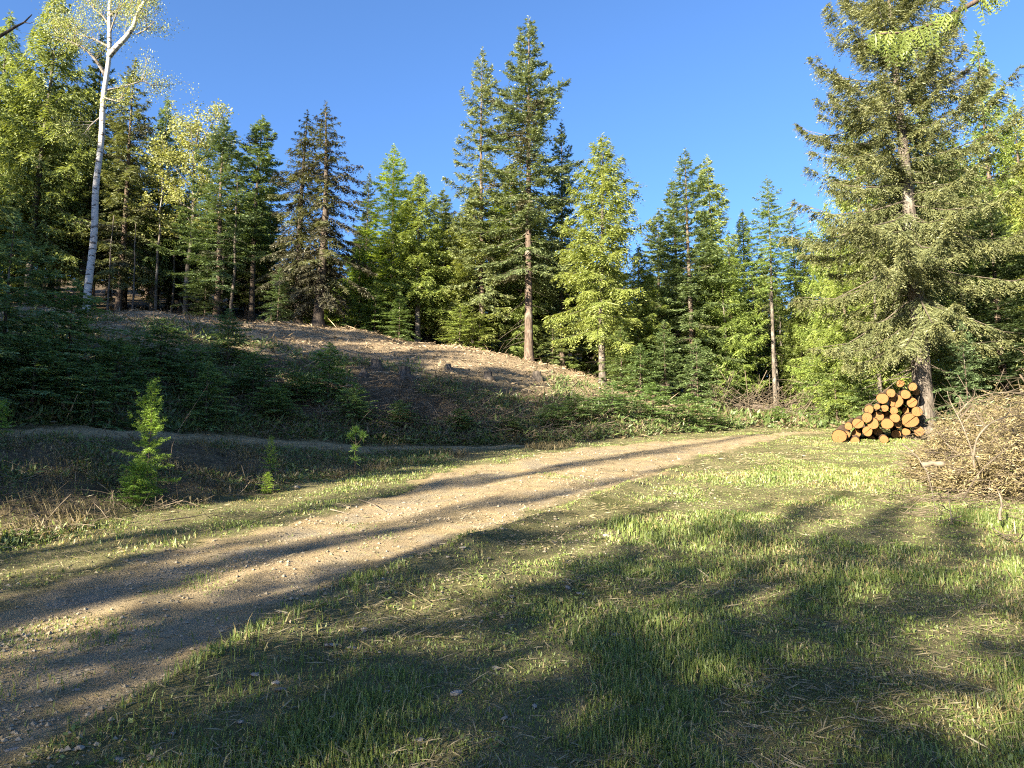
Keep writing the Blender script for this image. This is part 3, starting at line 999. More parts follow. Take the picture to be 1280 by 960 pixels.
u = .0305
def bl(dx, py, dy=0.):          # birch local metres from picture offsets relative to its own trunk
    return (dx * u, dy, (390 - py) * u * 1.06)


trunk_pl = [(0, 0, -.4), bl(-1, 360), bl(2, 300), bl(-2, 240), bl(1, 180), bl(-2, 130), bl(2, 75), bl(-1, 40), bl(-6, 5, .1), bl(-3, -40, .2), bl(2, -90, .1)]
limbs = [(trunk_pl, .14, .045)]
limbs += [([bl(1, 74), bl(14, 66, -.2), bl(27, 56, -.3), bl(36, 40, -.3), bl(40, 28, -.4), bl(52, 10, -.5), bl(66, -14, -.5), bl(84, -40, -.4)], .12, .03),
          ([bl(38, 34, -.3), bl(37, 5, -.2), bl(40, -40, 0)], .05, .02), ([bl(40, 52, -.3), bl(55, 50, -.5), bl(70, 46, -.8)], .03, .012),
          ([bl(-1, 100), bl(-10, 84, -.2), bl(-22, 72, -.4), bl(-38, 66, -.5), bl(-56, 54, -.6)], .07, .015),
          ([bl(0, 62), bl(-12, 54, .2), bl(-30, 44, .3), bl(-52, 38, .4), bl(-66, 22, .5)], .06, .012),
          ([bl(-2, 35), bl(-14, 18, .2), bl(-34, 2, .4), bl(-50, -24, .5)], .05, .012), ([bl(-2, 22), bl(12, -4, .3), bl(26, -36, .6)], .05, .012),
          ([bl(0, 128), bl(14, 134, -.2), bl(28, 140, -.4)], .04, .012), ([bl(1, 118), bl(18, 108, .3), bl(40, 98, .4), bl(52, 104, .5)], .035, .01),
          ([bl(-1, 150), bl(-10, 165, -.2), bl(-16, 178, -.3)], .03, .01), ([bl(0, 45), bl(8, 30, -.2), bl(20, 20, -.5)], .035, .01)]
bt, bc = broadleaf('birch', 4, limbs, 'birch', 20000, .05, 'broad', 1, 7, 1.0)
x = (108 - 640) / FOC * 26.5
e = thing('birch_tree', gz(x, 26.5), 'tall white-barked birch with sparse pale leaves and forked top on the crest', 'tree')
link('trunk', bt, e)
link('crown', bc, e).color = (1, 1, .9, 1)

g = np.random.default_rng(8)
limbs = [([(0, 0, -.4), (.1, 0, 3), (-.1, .1, 7), (.1, 0, 11), (0, 0, 14.5)], .16, .03)]
for k in range(16):
    z = 5.5 + k * .55
    a = k * 2.4
    L = 2.3 * (1 - (k / 22) ** 2)
    limbs.append(([(0, 0, z), (L * .4 * math.cos(a), L * .4 * math.sin(a), z + .7), (L * math.cos(a), L * math.sin(a), z + 2.2)], .05, .012))
ct, cc = broadleaf('broadleaf', 9, limbs, 'bark_grey', 17000, .12, 'broad', 1, 3.2, 1.15)
PRO['broad'] = dict(trunk=ct, crown=cc, H=15.5, R=3)
tree_top('broad', 248, 150, 34.6, 66, 'pale yellow-green broadleaf tree with rounded top between the dark firs', None, 'broadleaf_tree', (1.05, 1.0, 1.0))

# ------------------------------------------------------------------ near cedar at the right, its boughs hang into view
def fans(anchor_list, g, ribs=3, L=.25, lw=.007):
    """hanging flat cedar sprays: rib > side twigs > scales"""
    P, D, Ls, Ws, Ns, T = [], [], [], [], [], []
    for a, dirv, scale in anchor_list:
        for r_ in range(ribs):
            nrm = norm(g.normal(0, .3, 3) + np.array([.25, -1, .2]))
            d0 = norm(np.asarray(dirv) + g.normal(0, .35, 3) * np.array([1.2, .6, .3]) + np.array([0, 0, -.6]))
            l0 = L * scale * g.uniform(.6, 1.15)
            p0 = np.asarray(a) + g.normal(0, .035, 3) * scale
            sdir = norm(np.cross(d0, nrm))
            tn = np.clip(g.normal(.6, .2), 0, 1)
            P.append(p0); D.append(d0); Ls.append(l0); Ws.append(lw); Ns.append(nrm); T.append(tn * .8)
            nk = 12
            for k in range(nk):
                q = (k + .5) / nk
                sg = 1 if k % 2 else -1
                d1 = norm(d0 * .55 + sdir * sg * .95)
                l1 = l0 * .42 * (1 - .75 * q) * g.uniform(.8, 1.2) + .015
                p1 = p0 + d0 * l0 * q
                P.append(p1); D.append(d1); Ls.append(l1); Ws.append(lw * .9); Ns.append(nrm + g.normal(0, .2, 3)); T.append(tn)
                for j in range(2):
                    s2 = 1 if j % 2 else -1
                    s1 = norm(np.cross(d1, nrm))
                    d2 = norm(d1 * .8 + s1 * s2 * .75)
                    P.append(p1 + d1 * l1 * (.3 + .3 * j)); D.append(d2); Ls.append(l1 * .38); Ws.append(lw * .85); Ns.append(nrm + g.normal(0, .25, 3)); T.append(np.clip(tn + .1, 0, 1))
    return rhombs(np.array(P), np.array(D), np.array(Ls), np.array(Ws), norm(np.array(Ns))), np.repeat(np.array(T), 4)


g = np.random.default_rng(31)
ctx, cty = 6.6, 5.4
base = gz(ctx, cty)


def vis(px_, py_, d):        # world point from picture position at site depth, relative to the cedar base
    return W((px_ - 640) / FOC * d, d, EYE + (480 - py_) / FOC * d) - base


e = thing('cedar_tree', base, 'cedar just outside the right frame edge whose yellow-green boughs hang into the top corner', 'tree')
tb = TB()
zz = np.linspace(-.4, 11, 12)
tb.tube(np.stack([zz * 0, zz * 0, zz], -1), .2 * (1 - zz / 11.6), 12)
boughs = [[(1420, -170), (1330, -70), (1262, -22), (1212, 6), (1172, 28), (1130, 41), (1098, 42)],
          [(1420, -210), (1330, -120), (1270, -60), (1240, -22), (1222, -6)],
          [(1212, 6), (1196, 14), (1184, 22)]]
anch = []
for k, bpl in enumerate(boughs):
    pts = [vis(a, b, 5.3 - .1 * i) for i, (a, b) in enumerate(bpl)]
    if k < 2:
        pts = [np.array([0, 0, pts[0][2] - .5])] + pts
    n = len(pts)
    tb.tube(np.array(pts), np.linspace(.035, .005, n) if k < 2 else np.linspace(.006, .003, n), 5)
for a, b, sc in [(1098, 42, .95), (1108, 42, 1), (1120, 42, 1.05), (1132, 41, 1.1), (1144, 38, 1), (1156, 36, .9), (1090, 46, .7), (1182, 18, .7), (1192, 14, .8), (1200, 10, .6), (1225, -8, .8), (1236, -14, .8), (1248, -22, .7), (1172, -30, .8), (1190, -34, .9)]:
    anch.append((vis(a, b, 4.75), (g.normal(-.1, .3), 0, -.6), sc * .85))
for k in range(120):        # the rest of its crown, off the frame
    z, a = g.uniform(3.6, 10.6), g.random() * 6.3
    rr = g.uniform(.3, 1.9) * (1 - (z - 2) / 10)
    if math.cos(a) * rr < -1.4:
        continue
    anch.append((np.array([rr * math.cos(a), rr * math.sin(a), z]), (math.cos(a) * .6, math.sin(a) * .6, -.4), 1.8))
    tb.tube(np.array([[0, 0, z], [rr * .5 * math.cos(a), rr * .5 * math.sin(a), z + .08], [rr * math.cos(a), rr * math.sin(a), z]]), [.02, .012, .005], 3)
V, T = fans(anch, g)
link('trunk', tb.mesh('cedar_trunk', M['bark']), e)
link('crown', mesh_np('cedar_crown', V, [(np.arange(len(V)).reshape(-1, 4), 0)], [M['cedar']], dict(tint=T)), e).color = (.72, .76, .55, 1)

# bare dead branch at the top left, on a dead tree just outside the frame
dtx, dty = -13.5, 14.5
base = gz(dtx, dty)
e = thing('dead_tree', base, 'dead leafless tree outside the left frame edge, one bare branch reaching into the sky', 'tree')
tb = TB()
zz = np.linspace(-.4, 10, 9)
tb.tube(np.stack([.05 * np.sin(zz), 0 * zz, zz], -1), .15 * (1 - zz / 11), 8)
tip = [W((a - 640) / FOC * 14, 14, EYE + (480 - b) / FOC * 14) - base for a, b in [(-60, 78), (-20, 58), (5, 42), (20, 33), (30, 28), (40, 18)]]
tb.tube(np.array([np.array([0, 0, tip[0][2] - .4])] + tip), np.linspace(.05, .01, 7), 5)
a, b = tip[4], tip[4] + np.array([.1, 0, 0])
tb.tube(np.array([a, a + np.array([.12, 0, -.02]), a + np.array([.2, 0, .02])]), [.012, .008, .004], 4)
for k in range(9):
    z, a = 3 + k * .8, k * 2.4
    L = 1.4 - k * .08
    if math.cos(a) > .3:
        continue
    tb.tube(np.array([[0, 0, z], [L * .5 * math.cos(a), L * .5 * math.sin(a), z + .2], [L * math.cos(a), L * math.sin(a), z + .1]]), [.03, .02, .006], 4)
link('trunk', tb.mesh('dead_tree_trunk', M['bark_dark']), e)

# ------------------------------------------------------------------ saplings and bushes on the bank
G_SAP = 'young hemlocks on the bank'
saps = [  # proto, px, py(tip), depth, crown radius px, tint, label
    ('young0', 22, 268, 13.8, 96, (.85, 1.0, .9), 'largest dark hemlock sapling at the left frame edge'),
    ('young0', 95, 350, 14.6, 84, (.85, 1.05, .85), 'dark hemlock sapling in front of the birch foot'),
    ('young1', -30, 330, 12.8, 100, (.8, .95, .85), 'dark hemlock sapling mostly cut by the left frame edge'),
    ('young1', 50, 410, 13.2, 90, (.8, 1.0, .85), 'low wide hemlock sapling under the largest dark one'),
    ('young1', 150, 425, 15.2, 66, (.85, 1.05, .8), 'low hemlock sapling right of the birch foot'),
    ('young0', 205, 398, 17.5, 56, (.8, 1.0, .85), 'dark sapling on the bank behind the bright young larch'),
    ('young1', 245, 430, 17, 54, (.8, 1.0, .8), 'bushy dark sapling right behind the bright young larch'),
    ('young0', 287, 386, 20, 46, (.85, 1.0, .9), 'slim dark sapling whose tip crosses the brown crest'),
    ('young1', 318, 440, 18.2, 50, (.8, 1.0, .8), 'low dark sapling in the middle of the dark bank'),
    ('young0', 412, 428, 19.2, 44, (1.05, 1.3, .85), 'green sapling at the right end of the dark bank bushes'),
    ('young1', 372, 465, 18.6, 44, (.8, 1.0, .8), 'low spreading sapling beside the last green one on the bank'),
    ('young1', 445, 480, 18.4, 34, (1, 1.2, .8), 'small low sapling above the track bend'),
    ('young0', 262, 452, 15.9, 44, (.95, 1.15, .8), 'green sapling at the back of the track, right of the bright young larch'),
    ('young1', 345, 480, 17.3, 44, (.95, 1.15, .8), 'wide low sapling at the back of the track under the dark bank'),
    ('young1', 120, 455, 13.6, 60, (.85, 1.05, .8), 'wide low sapling at the back of the track, left of the bright young larch'),
    ('young1', 500, 500, 18.8, 32, (.9, 1.1, .8), 'low sapling among dead twigs right of the track bend'),
    ('young1', 575, 510, 19.2, 30, (.9, 1.1, .8), 'small sapling over the pale poles at the slope foot'),
    ('young1', 690, 505, 20.6, 36, (.9, 1.1, .8), 'low sapling at the slope foot where the road narrows'),
    ('young1', 720, 492, 21.5, 40, (.9, 1.05, .8), 'low dark sapling at the foot of the slope, left of the golden cedar'),
    ('young1', 765, 478, 22.5, 44, (.9, 1.1, .8), 'dark sapling below the golden cedar trunk'),
    ('young1', 815, 478, 23.5, 46, (1, 1.2, .8), 'green sapling by the road, below the spired fir'),
    ('young1', 860, 492, 24, 44, (1, 1.2, .8), 'low sapling at the roadside bend'),
    ('young1', 893, 512, 25, 30, (1.05, 1.25, .8), 'last low sapling where the bank ends at the road'),
    ('young1', 972, 508, 27.5, 26, (1.2, 1.4, .8), 'round green sapling at the far end of the road'),
    ('young1', 945, 516, 28, 22, (1.2, 1.4, .8), 'small round sapling left of the one at the road end'),
    ('young1', 640, 520, 19.6, 30, (.9, 1.05, .8), 'small dark sapling on the bank above the widest part of the road'),
]
for p, a, b, d, wd, tint, lab in saps:
    tree_top(p, a, b, d, wd, lab, G_SAP, 'hemlock_sapling', tuple(1.5 * c for c in tint), cat='sapling')
tree_top('young2', 192, 476, 9.4, 38, 'bright yellow-green young larch standing on the near edge of the track', None, 'larch_sapling', (1.05, 1.12, .62), cat='sapling')
tree_top('young2', 170, 575, 9.2, 30, 'low green shrub at the foot of the bright young larch', None, 'shrub', (1.0, 1.15, .75), cat='shrub')
tree_top('young2', 4, 500, 10.6, 16, 'pale green sprout at the left frame edge on the ledge', None, 'larch_sapling', (1.2, 1.3, .8), cat='sapling')
tree_top('young2', 340, 545, 12, 12, 'thin light green sprout on the track edge, left of the pine seedling', None, 'larch_sapling', (1.2, 1.2, .75), cat='sapling')
tree_top('young2', 335, 590, 10.6, 13, 'small leafy sprout on the near bank below the track', None, 'larch_sapling', (1.3, 1.3, .7), cat='sapling')

# the pine seedling with three brush-like tufts
x, y = (443 - 640) / FOC * 12.6, 12.6
e = thing('pine_seedling', gz(x, y), 'knee-high pine seedling with brush-like tufts beside the track', 'sapling')
g = np.random.default_rng(41)
tb = TB()
tb.tube(np.array([[0, 0, -.05], [.01, 0, .3], [0, .01, .75]]), [.014, .01, .005], 5)
tb.tube(np.array([[0, 0, .5], [.08, 0, .58], [.13, 0, .68]]), [.006, .005, .004], 4)
tb.tube(np.array([[0, 0, .55], [-.07, 0, .6], [-.1, .02, .66]]), [.006, .005, .004], 4)
link('stem', tb.mesh('seedling_stem', M['bark']), e)
C = []
for c, n in (((0, 0, .76), 120), ((.13, 0, .68), 70), ((-.1, .02, .66), 60), ((0, 0, .45), 60), ((0, 0, .25), 40)):
    C += [np.array(c) + g.normal(0, .012, 3) for _ in range(n)]
C = np.array(C)
D = norm(g.normal(0, 1, C.shape) + np.array([0, 0, .9]))
V = rhombs(C, D, g.uniform(.07, .14, len(C)), np.full(len(C), .006), norm(g.normal(0, 1, C.shape)))
link('needle_tuft', mesh_np('needles', V, [(np.arange(len(V)).reshape(-1, 4), 0)], [M['larch']], dict(tint=np.repeat(g.random(len(C)), 4))), e).color = (1, 1.1, .8, 1)

# undergrowth on the bank and along the forest foot: nobody could count it
def scatter_sprays(name, pts, g, size, nper, mat, lab, droop=.1, dryp=.3, wide=.22, kind='stuff'):
    n = len(pts)
    P = np.repeat(pts, nper, 0)
    sz = np.repeat(size * g.uniform(.5, 1.3, n), nper)
    D = norm(g.normal(0, 1, P.shape) * np.array([1, 1, .45]) + np.array([0, 0, .55]))
    start = P + D * (sz * g.uniform(0, .8, len(P)))[:, None] - np.array([0, 0, droop]) * sz[:, None] * g.random(len(P))[:, None]
    D2 = norm(D + g.normal(0, .6, P.shape))
    L = sz * g.uniform(.25, .6, len(P))
    V = rhombs(start, D2, L, L * wide * g.uniform(.5, 1.2, len(P)), norm(g.normal(0, 1, P.shape) + np.array([0, 0, .6])))
    tint = np.repeat(np.clip(np.repeat(g.normal(.4, .25, n), nper) + g.normal(0, .15, len(P)), 0, 1), 4)
    dry = np.repeat(np.repeat((g.random(n) < dryp).astype(float), nper), 4)
    o = link(name, mesh_np(name, V, [(np.arange(len(V)).reshape(-1, 4), 0)], [M[mat]], dict(tint=tint, dry=dry)))
    return tag(o, lab, kind=kind)


g = np.random.default_rng(51)
n = 9000
pxs, ss = g.uniform(-150, 930, n), g.random(n) ** 1.5
d = prof(pxs, TOE) + .15 + ss * (prof(pxs, CRD) - prof(pxs, TOE)) * np.interp(pxs, [0, 300, 450, 700, 900], [.75, .55, .45, .6, .8])
x = (pxs - 640) / FOC * d
keep = fbm(x * .5, d * .5, 61, 3) + (1 - ss) * .25 + .12 * (pxs < 330) + .12 * (pxs > 690) > .58
scatter_sprays('undergrowth', gz(x, d)[keep], g, .34, 15, 'weed', 'dark leafy undergrowth and bracken covering the lower bank', .3, .25, .13)
n = 5200
pxs = g.uniform(-150, 560, n)
d = prof(pxs, FOOT) - .3 + g.random(n) * (prof(pxs, BTOP) - prof(pxs, FOOT) + .3)
x = (pxs - 640) / FOC * d
keep = fbm(x * .9, d * .9, 63, 3) > .47
scatter_sprays('weeds', gz(x, d)[keep], g, .16, 16, 'weed', 'low weeds and seedlings on the near bank under the track', .3, .35, .16)
n = 5000
pxs = g.uniform(860, 1500, n)
d = g.uniform(26, 40, n)
x = (pxs - 640) / FOC * d
keep = (fbm(x * .4, d * .4, 64, 3) > .45) & (road_mask(x, d) < .1)
scatter_sprays('forest_undergrowth', gz(x, d)[keep], g, .45, 20, 'weed', 'low green growth and dry brush on the forest floor behind the logs', .3, .4)

# wood chips and dead twigs on the hillside
n = 26000
pxs = g.uniform(-100, 860, n)
d = prof(pxs, TOE) + (prof(pxs, CRD) + 1.5 - prof(pxs, TOE)) * g.random(n) ** .8
x = (pxs - 640) / FOC * d
P = gz(x, d) + np.array([0, 0, .02])
D = norm(g.normal(0, 1, P.shape) * np.array([1, 1, .25]))
L = g.uniform(.05, .28, n) * np.where(g.random(n) < .06, 3, 1)
V = rhombs(P, D, L, g.uniform(.010, .024, n), norm(g.normal(0, .6, P.shape) + np.array([0, 0, 1])))
o = link('wood_chips', mesh_np('wood_chips', V, [(np.arange(len(V)).reshape(-1, 4), 0)], [M['chips']], dict(tint=np.repeat(np.clip(g.normal(.5, .3, n), 0, 1), 4))))
tag(o, 'brown wood chips, bark and dead twigs strewn over the hillside', kind='stuff')


# dead twigs heaped on the slope above the road
def stick_cloud(pts, g, lmin, lmax, r, flat=.25, bend=.15, dirs=None):
    n = len(pts)
    D = norm(g.normal(0, 1, (n, 3)) * np.array([1, 1, flat])) if dirs is None else dirs
    L = g.uniform(lmin, lmax, n)
    q = np.linspace(-.5, .5, 5)
    Bn = norm(g.normal(0, 1, (n, 3)))
    P = pts[:, None] + D[:, None] * (L[:, None] * q)[..., None] + Bn[:, None] * ((.25 - q ** 2)[None] * L[:, None] * bend)[..., None]
    return P, (r * g.uniform(.5, 1.4, n))[:, None] * (1 - .8 * (q + .5))


tb = TB()
n = 1700
pxs = np.clip(g.normal(560, 130, n), 100, 930)
d = prof(pxs, TOE) + np.abs(g.normal(0, 2.2, n)) + .1
x = (pxs - 640) / FOC * d
tb.tubes(*stick_cloud(gz(x, d) + np.array([0, 0, .1]) + np.abs(g.normal(0, .1, (n, 1))) * np.array([0, 0, 1.]), g, .3, 1.5, .008, .4, .25))
o = link('dead_twigs', tb.mesh('dead_twigs', M['twig']))
tag(o, 'tangle of dead twigs along the foot of the slope', kind='stuff')
tb = TB()
n = 900
pxs = g.uniform(-80, 480, n)
d = prof(pxs, FOOT) - .2 + g.random(n) * (prof(pxs, BTOP) - prof(pxs, FOOT) + .2)
x = (pxs - 640) / FOC * d
tb.tubes(*stick_cloud(gz(x, d) + np.array([0, 0, .05]), g, .15, .8, .005, .5, .3))
n = 700
pxs = g.uniform(880, 1080, n)
d = g.uniform(28, 40, n)
x = (pxs - 640) / FOC * d
tb.tubes(*stick_cloud(gz(x, d) + np.array([0, 0, .25]) + np.abs(g.normal(0, .5, (n, 1))) * np.array([0, 0, 1.]), g, .6, 2.6, .016, .9, .2))
o = link('dry_twigs', tb.mesh('dry_twigs', M['twig']))
tag(o, 'fine dry twigs on the near bank and in the forest gap', kind='stuff')

# stumps on the hillside
def stump_mesh(seed, r, h):
    g = np.random.default_rng(seed)
    k, n = 18, 6
    th = np.arange(k) / k * 2 * PI
    lob = 1 + .12 * np.sin(th * 3 + seed) + .08 * np.sin(th * 5 + 2 * seed)
    zs = np.array([-.3, 0, .08, .3 * h, .7 * h, h])
    rs = r * np.array([1.6, 1.5, 1.25, 1.05, 1, .97])
    V = np.stack([rs[:, None] * (1 + (lob - 1) * np.array([2.2, 2, 1.6, 1, .7, .6])[:, None]) * np.cos(th), rs[:, None] * (1 + (lob - 1) * np.array([2.2, 2, 1.6, 1, .7, .6])[:, None]) * np.sin(th), np.repeat(zs[:, None], k, 1)], -1)
    V[-1, :, 2] += g.normal(0, .02, k)
    i = (np.arange(n - 1)[:, None] * k + np.arange(k)).ravel()
    j = (np.arange(n - 1)[:, None] * k + (np.arange(k) + 1) % k).ravel()
    body = mesh_np('stump_body', V.reshape(-1, 3), [(np.stack([i, j, j + k, i + k], -1), 0)], [M['stump']], smooth=True)
    top = np.concatenate([V[-1] * np.array([.985, .985, 1]) + np.array([0, 0, .002]), [[0, 0, h + .01]]])
    tr = np.stack([np.arange(k), (np.arange(k) + 1) % k, np.full(k, k)], -1)
    return body, mesh_np('stump_top', top, [(tr, 0)], [M['pale_wood']])


stumps = [(505, 472, .26, .5, 'grey stump with shrubby sprouts on the slope, upper left of the pale sticks'), (672, 474, .22, .42, 'dark squat stump near the top of the slope below the tallest fir'),
          (610, 474, .2, .38, 'small stump left of the dark squat one, half covered by weeds'), (470, 462, .24, .45, 'broken stump on the left part of the slope'), (455, 470, .16, .3, 'small low stump beside the broken stump'),
          (560, 462, .15, .25, 'low cut stump in the wood chips at mid slope'), (690, 466, .12, .2, 'tiny stump right of the dark squat stump')]
for k, (a, b, r_, h, lab) in enumerate(stumps):
    x, y = pxground(a, b)
    e = thing('tree_stump', gz(x, y), lab, 'stump', 'stumps on the cleared slope', k * 1.1)
    b1, b2 = stump_mesh(k + 1, r_ * .68, h * .66)
    link('stump_body', b1, e)
    link('cut_top', b2, e)

# ------------------------------------------------------------------ log pile
def log_meshes(seed, r, L, crack):
    g = np.random.default_rng(seed)
    k = 20
    th = np.arange(k) / k * 2 * PI
    rr = r * (1 + .05 * np.sin(2 * th + g.random() * 6) + .035 * np.sin(3 * th + g.random() * 6) + g.normal(0, .012, k))
    ys = np.linspace(0, L, 6)
    tap = 1 - .08 * ys / L
    V = np.stack([rr[None] * tap[:, None] * np.cos(th), np.repeat(ys[:, None], k, 1), rr[None] * tap[:, None] * np.sin(th)], -1)
    V[1:-1] *= (1 + g.normal(0, .02, (4, k, 1)) * np.array([1, 0, 1]))
    n = 6
    i = (np.arange(n - 1)[:, None] * k + np.arange(k)).ravel()
    j = (np.arange(n - 1)[:, None] * k + (np.arange(k) + 1) % k).ravel()
    # recessed disc behind the sawn face and the far end
    V2 = V.reshape(-1, 3)
    c0, c1 = len(V2), len(V2) + 1
    V2 = np.concatenate([V2, [[0, L, 0]]])
    e = (n - 1) * k
    tri = np.stack([e + np.arange(k), np.full(k, c0), e + (np.arange(k) + 1) % k], -1)
    bark = mesh_np('log_bark', V2, [(np.stack([i, i + k, j + k, j], -1), 0), (tri, 0)], [M['bark_red']], smooth=True)
    # sawn face: fan, or two halves either side of a drying crack
    ring = np.stack([rr * .93 * np.cos(th), np.full(k, -.004), rr * .93 * np.sin(th)], -1)
    if not crack:
        F = np.concatenate([ring, [[0, -.006, 0]]])
        f = [(np.stack([np.arange(k), (np.arange(k) + 1) % k, np.full(k, k)], -1), 0)]
        face = mesh_np('cut_face', F, f, [M['cut']])
        return bark, face
    ca, w = crack, r * .075
    nrm = np.array([-math.sin(ca), 0, math.cos(ca)])
    al = np.array([math.cos(ca), 0, math.sin(ca)])
    sd = ring @ nrm
    P, f = [], []
    for sg in (1, -1):
        pts = ring[(sd * sg) > w]
        pts = pts[np.argsort(np.arctan2((pts @ nrm) * sg, pts @ al))]
        a0 = pts[0] - nrm * (pts[0] @ nrm - sg * w * .8)
        a1 = pts[-1] - nrm * (pts[-1] @ nrm - sg * w * .3)
        pts = np.concatenate([[a0], pts, [a1]])
        b = sum(len(q) for q in P)
        P.append(pts)
        f.append(b + np.arange(len(pts)) if sg > 0 else b + np.arange(len(pts))[::-1])
    back = ring * np.array([.99, 0, .99]) + np.array([0, .05, 0])
    b = sum(len(q) for q in P)
    P.append(np.concatenate([back, [[0, .05, 0]]]))
    tri = np.stack([b + np.arange(k), b + (np.arange(k) + 1) % k, np.full(k, b + k)], -1)
    face = mesh_np('cut_face', np.concatenate(P), [(f[0][None], 0), (f[1][None], 0), (tri, 1)], [M['cut'], M['bark_dark']])
    return bark, face


LOGS = [  # centre x, y and radius in an 8x enlargement of the pile, crack angle, label
    (845, 155, 40, 0, 'small log lying on the very top of the pile'),
    (968, 188, 44, 0, 'upper of the two logs touching the spruce trunk at the top right of the pile'),
    (1000, 238, 40, 0, 'lower of the two logs touching the spruce trunk at the top right of the pile'),
    (895, 264, 50, 0, 'log with half-shaded end just under the very top log'),
    (750, 250, 46, 0, 'log on the upper left shoulder of the pile, above the large round one'),
    (665, 305, 60, 0, 'log with a notched sawn end at the upper left of the pile'),
    (800, 330, 76, 1.25, 'large split log in the upper middle of the pile'),
    (960, 345, 54, .6, 'log with a slanting crack under the two logs by the trunk'),
    (610, 388, 32, 0, 'small log left of the notched one, on the sloping flank'),
    (685, 402, 40, 0, 'pale small log right under the notched one'),
    (530, 416, 48, 0, 'orange log at the upper left flank of the pile'),
    (780, 426, 42, 0, 'small pale half-hidden log under the large split log'),
    (895, 425, 38, 0, 'dark recessed log in the middle right of the pile'),
    (1010, 436, 54, 0, 'log on the right side of the pile above the largest log'),
    (510, 495, 54, 0, 'orange log in the second row of the left flank'),
    (625, 480, 54, 0, 'shaded reddish log in the centre left of the pile'),
    (790, 500, 50, 0, 'yellow log just left of the largest log'),
    (940, 525, 84, .66, 'largest log, with a long diagonal crack, at the lower right of the pile'),
    (570, 555, 60, 0, 'bright round log with clear rings at the lower left centre'),
    (420, 555, 58, .72, 'cracked reddish log on the left flank, second from the end'),
    (325, 582, 42, 0, 'small orange log at the left end of the pile, above the ground'),
    (712, 558, 60, 0, 'round orange log at the bottom middle of the pile'),
    (822, 563, 42, 0, 'small ringed log touching the largest log from the left'),
    (900, 640, 42, 0, 'pale log end in the shadow below the largest log'),
    (1030, 632, 56, 0, 'log resting at the bottom right corner beside the trunk'),
    (515, 632, 54, .7, 'cracked log in the bottom row of the left part'),
    (400, 655, 50, 0, 'shaded log in the bottom row behind the protruding one'),
    (232, 682, 74, 0, 'large pale log protruding at the far left of the pile'),
    (300, 672, 44, 0, 'log half hidden behind the large protruding left one'),
    (390, 728, 44, 0, 'log half sunk in the grass at the bottom left'),
    (680, 712, 44, 0, 'log with ragged end lying lowest in the middle'),
    (790, 765, 32, 0, 'small log end showing in the grass below the pile'),
    (620, 640, 46, 0, 'dark log set back in the hollow at the bottom middle'),
    (800, 660, 48, 0, 'dark log set back beneath the small ringed one'),
    (560, 718, 42, 0, 'dark log lying on the ground under the bottom left row'),
    (905, 720, 44, 0, 'dark log lying on the ground near the spruce trunk'),
    (715, 470, 36, 0, 'dark log set back in the middle of the pile'),
]
PD = 19.9
LOG_FILL = .93
for k, (cx, cy, r8, crack, lab) in enumerate(LOGS):
    a, b, r_ = 1020 + cx / 8, 460 + cy / 8, r8 / 8 / FOC * PD * LOG_FILL
    dark = 'dark' in lab or 'shaded log' in lab
    g = random.Random(k)
    d = PD + (.4 if dark else g.uniform(-.2, .2)) - (.3 if 'protruding at' in lab or 'ragged' in lab or 'sunk' in lab else 0)
    p = W((a - 640) / FOC * d, d, EYE + (480 - b) / FOC * d)
    e = thing('log', p, lab, 'log', 'sawn logs in the pile')
    dirv = W(.50 + g.uniform(-.05, .05), 1, g.uniform(-.02, .02))
    e.rotation_euler = Vector(dirv).to_track_quat('Y', 'Z').to_euler()
    m1, m2 = log_meshes(k + 3, r_, g.uniform(2.3, 2.8), crack)
    link('bark', m1, e)
    link('cut_face', m2, e)

# ------------------------------------------------------------------ brush pile at the right
g = np.random.default_rng(71)


def heap_h(x, y):
    q = ((x - 9.1) / 2.75) ** 2 + ((y - 10.5) / 3.5) ** 2
    n = fbm(x * 1.25, y * 1.25, 5, 3)
    return np.clip(1 - q, 0, 1) ** .6 * 1.8 * (.4 + 1.1 * sst(.2, .75, n))


n = 17000
x, y = 9.1 + g.uniform(-2.8, 2.8, n), 10.5 + g.uniform(-3.6, 3.6, n)
h = heap_h(x, y)
k = h > .06
x, y, h = x[k], y[k], h[k]
f = g.random(len(x)) ** .45
P = gz(x, y) + np.stack([0 * h, 0 * h, h * f], -1)
# withered sprays: short twigs with needles both sides
nper = 9
D = norm(g.normal(0, 1, P.shape) * np.array([1, 1, .5]) + np.array([-.1, -.25, -.1]))
Lt = g.uniform(.12, .42, len(P))
ti = np.repeat(np.arange(len(P)), nper)
q = np.tile((np.arange(nper) + .5) / nper, len(P))
sd = np.where(np.arange(len(ti)) % 2 == 0, -1., 1.)
Nt = norm(np.cross(np.cross(D, [0, 0, 1.]), D))[ti] + g.normal(0, .4, (len(ti), 3))
St = norm(np.cross(D[ti], Nt))
dl = norm(D[ti] * .75 + St * sd[:, None] * .7)
V = rhombs(P[ti] + D[ti] * (Lt[ti] * q)[:, None], dl, Lt[ti] * .33 * (1.1 - .6 * q), np.full(len(ti), .0095), Nt)
tint = np.clip(np.repeat(np.clip(g.normal(.45, .25, len(P)), 0, 1)[ti] + g.normal(0, .08, len(ti)), 4), 0, 1)
green = np.repeat((fbm(x * .8, y * .8, 15, 2) + g.normal(0, .1, len(x)) > .6).astype(float)[ti], 4)
o = link('brush_pile', mesh_np('brush_pile', V, [(np.arange(len(V)).reshape(-1, 4), 0)], [M['brush']], dict(tint=tint, dry=green)))
tag(o, 'heap of cut withered conifer boughs at the right edge of the clearing', kind='stuff')
tb = TB()
n = 4600
x, y = 9.0 + g.uniform(-2.9, 2.9, n), 10.4 + g.uniform(-3.7, 3.6, n)
h = heap_h(x, y)
k = h > .03
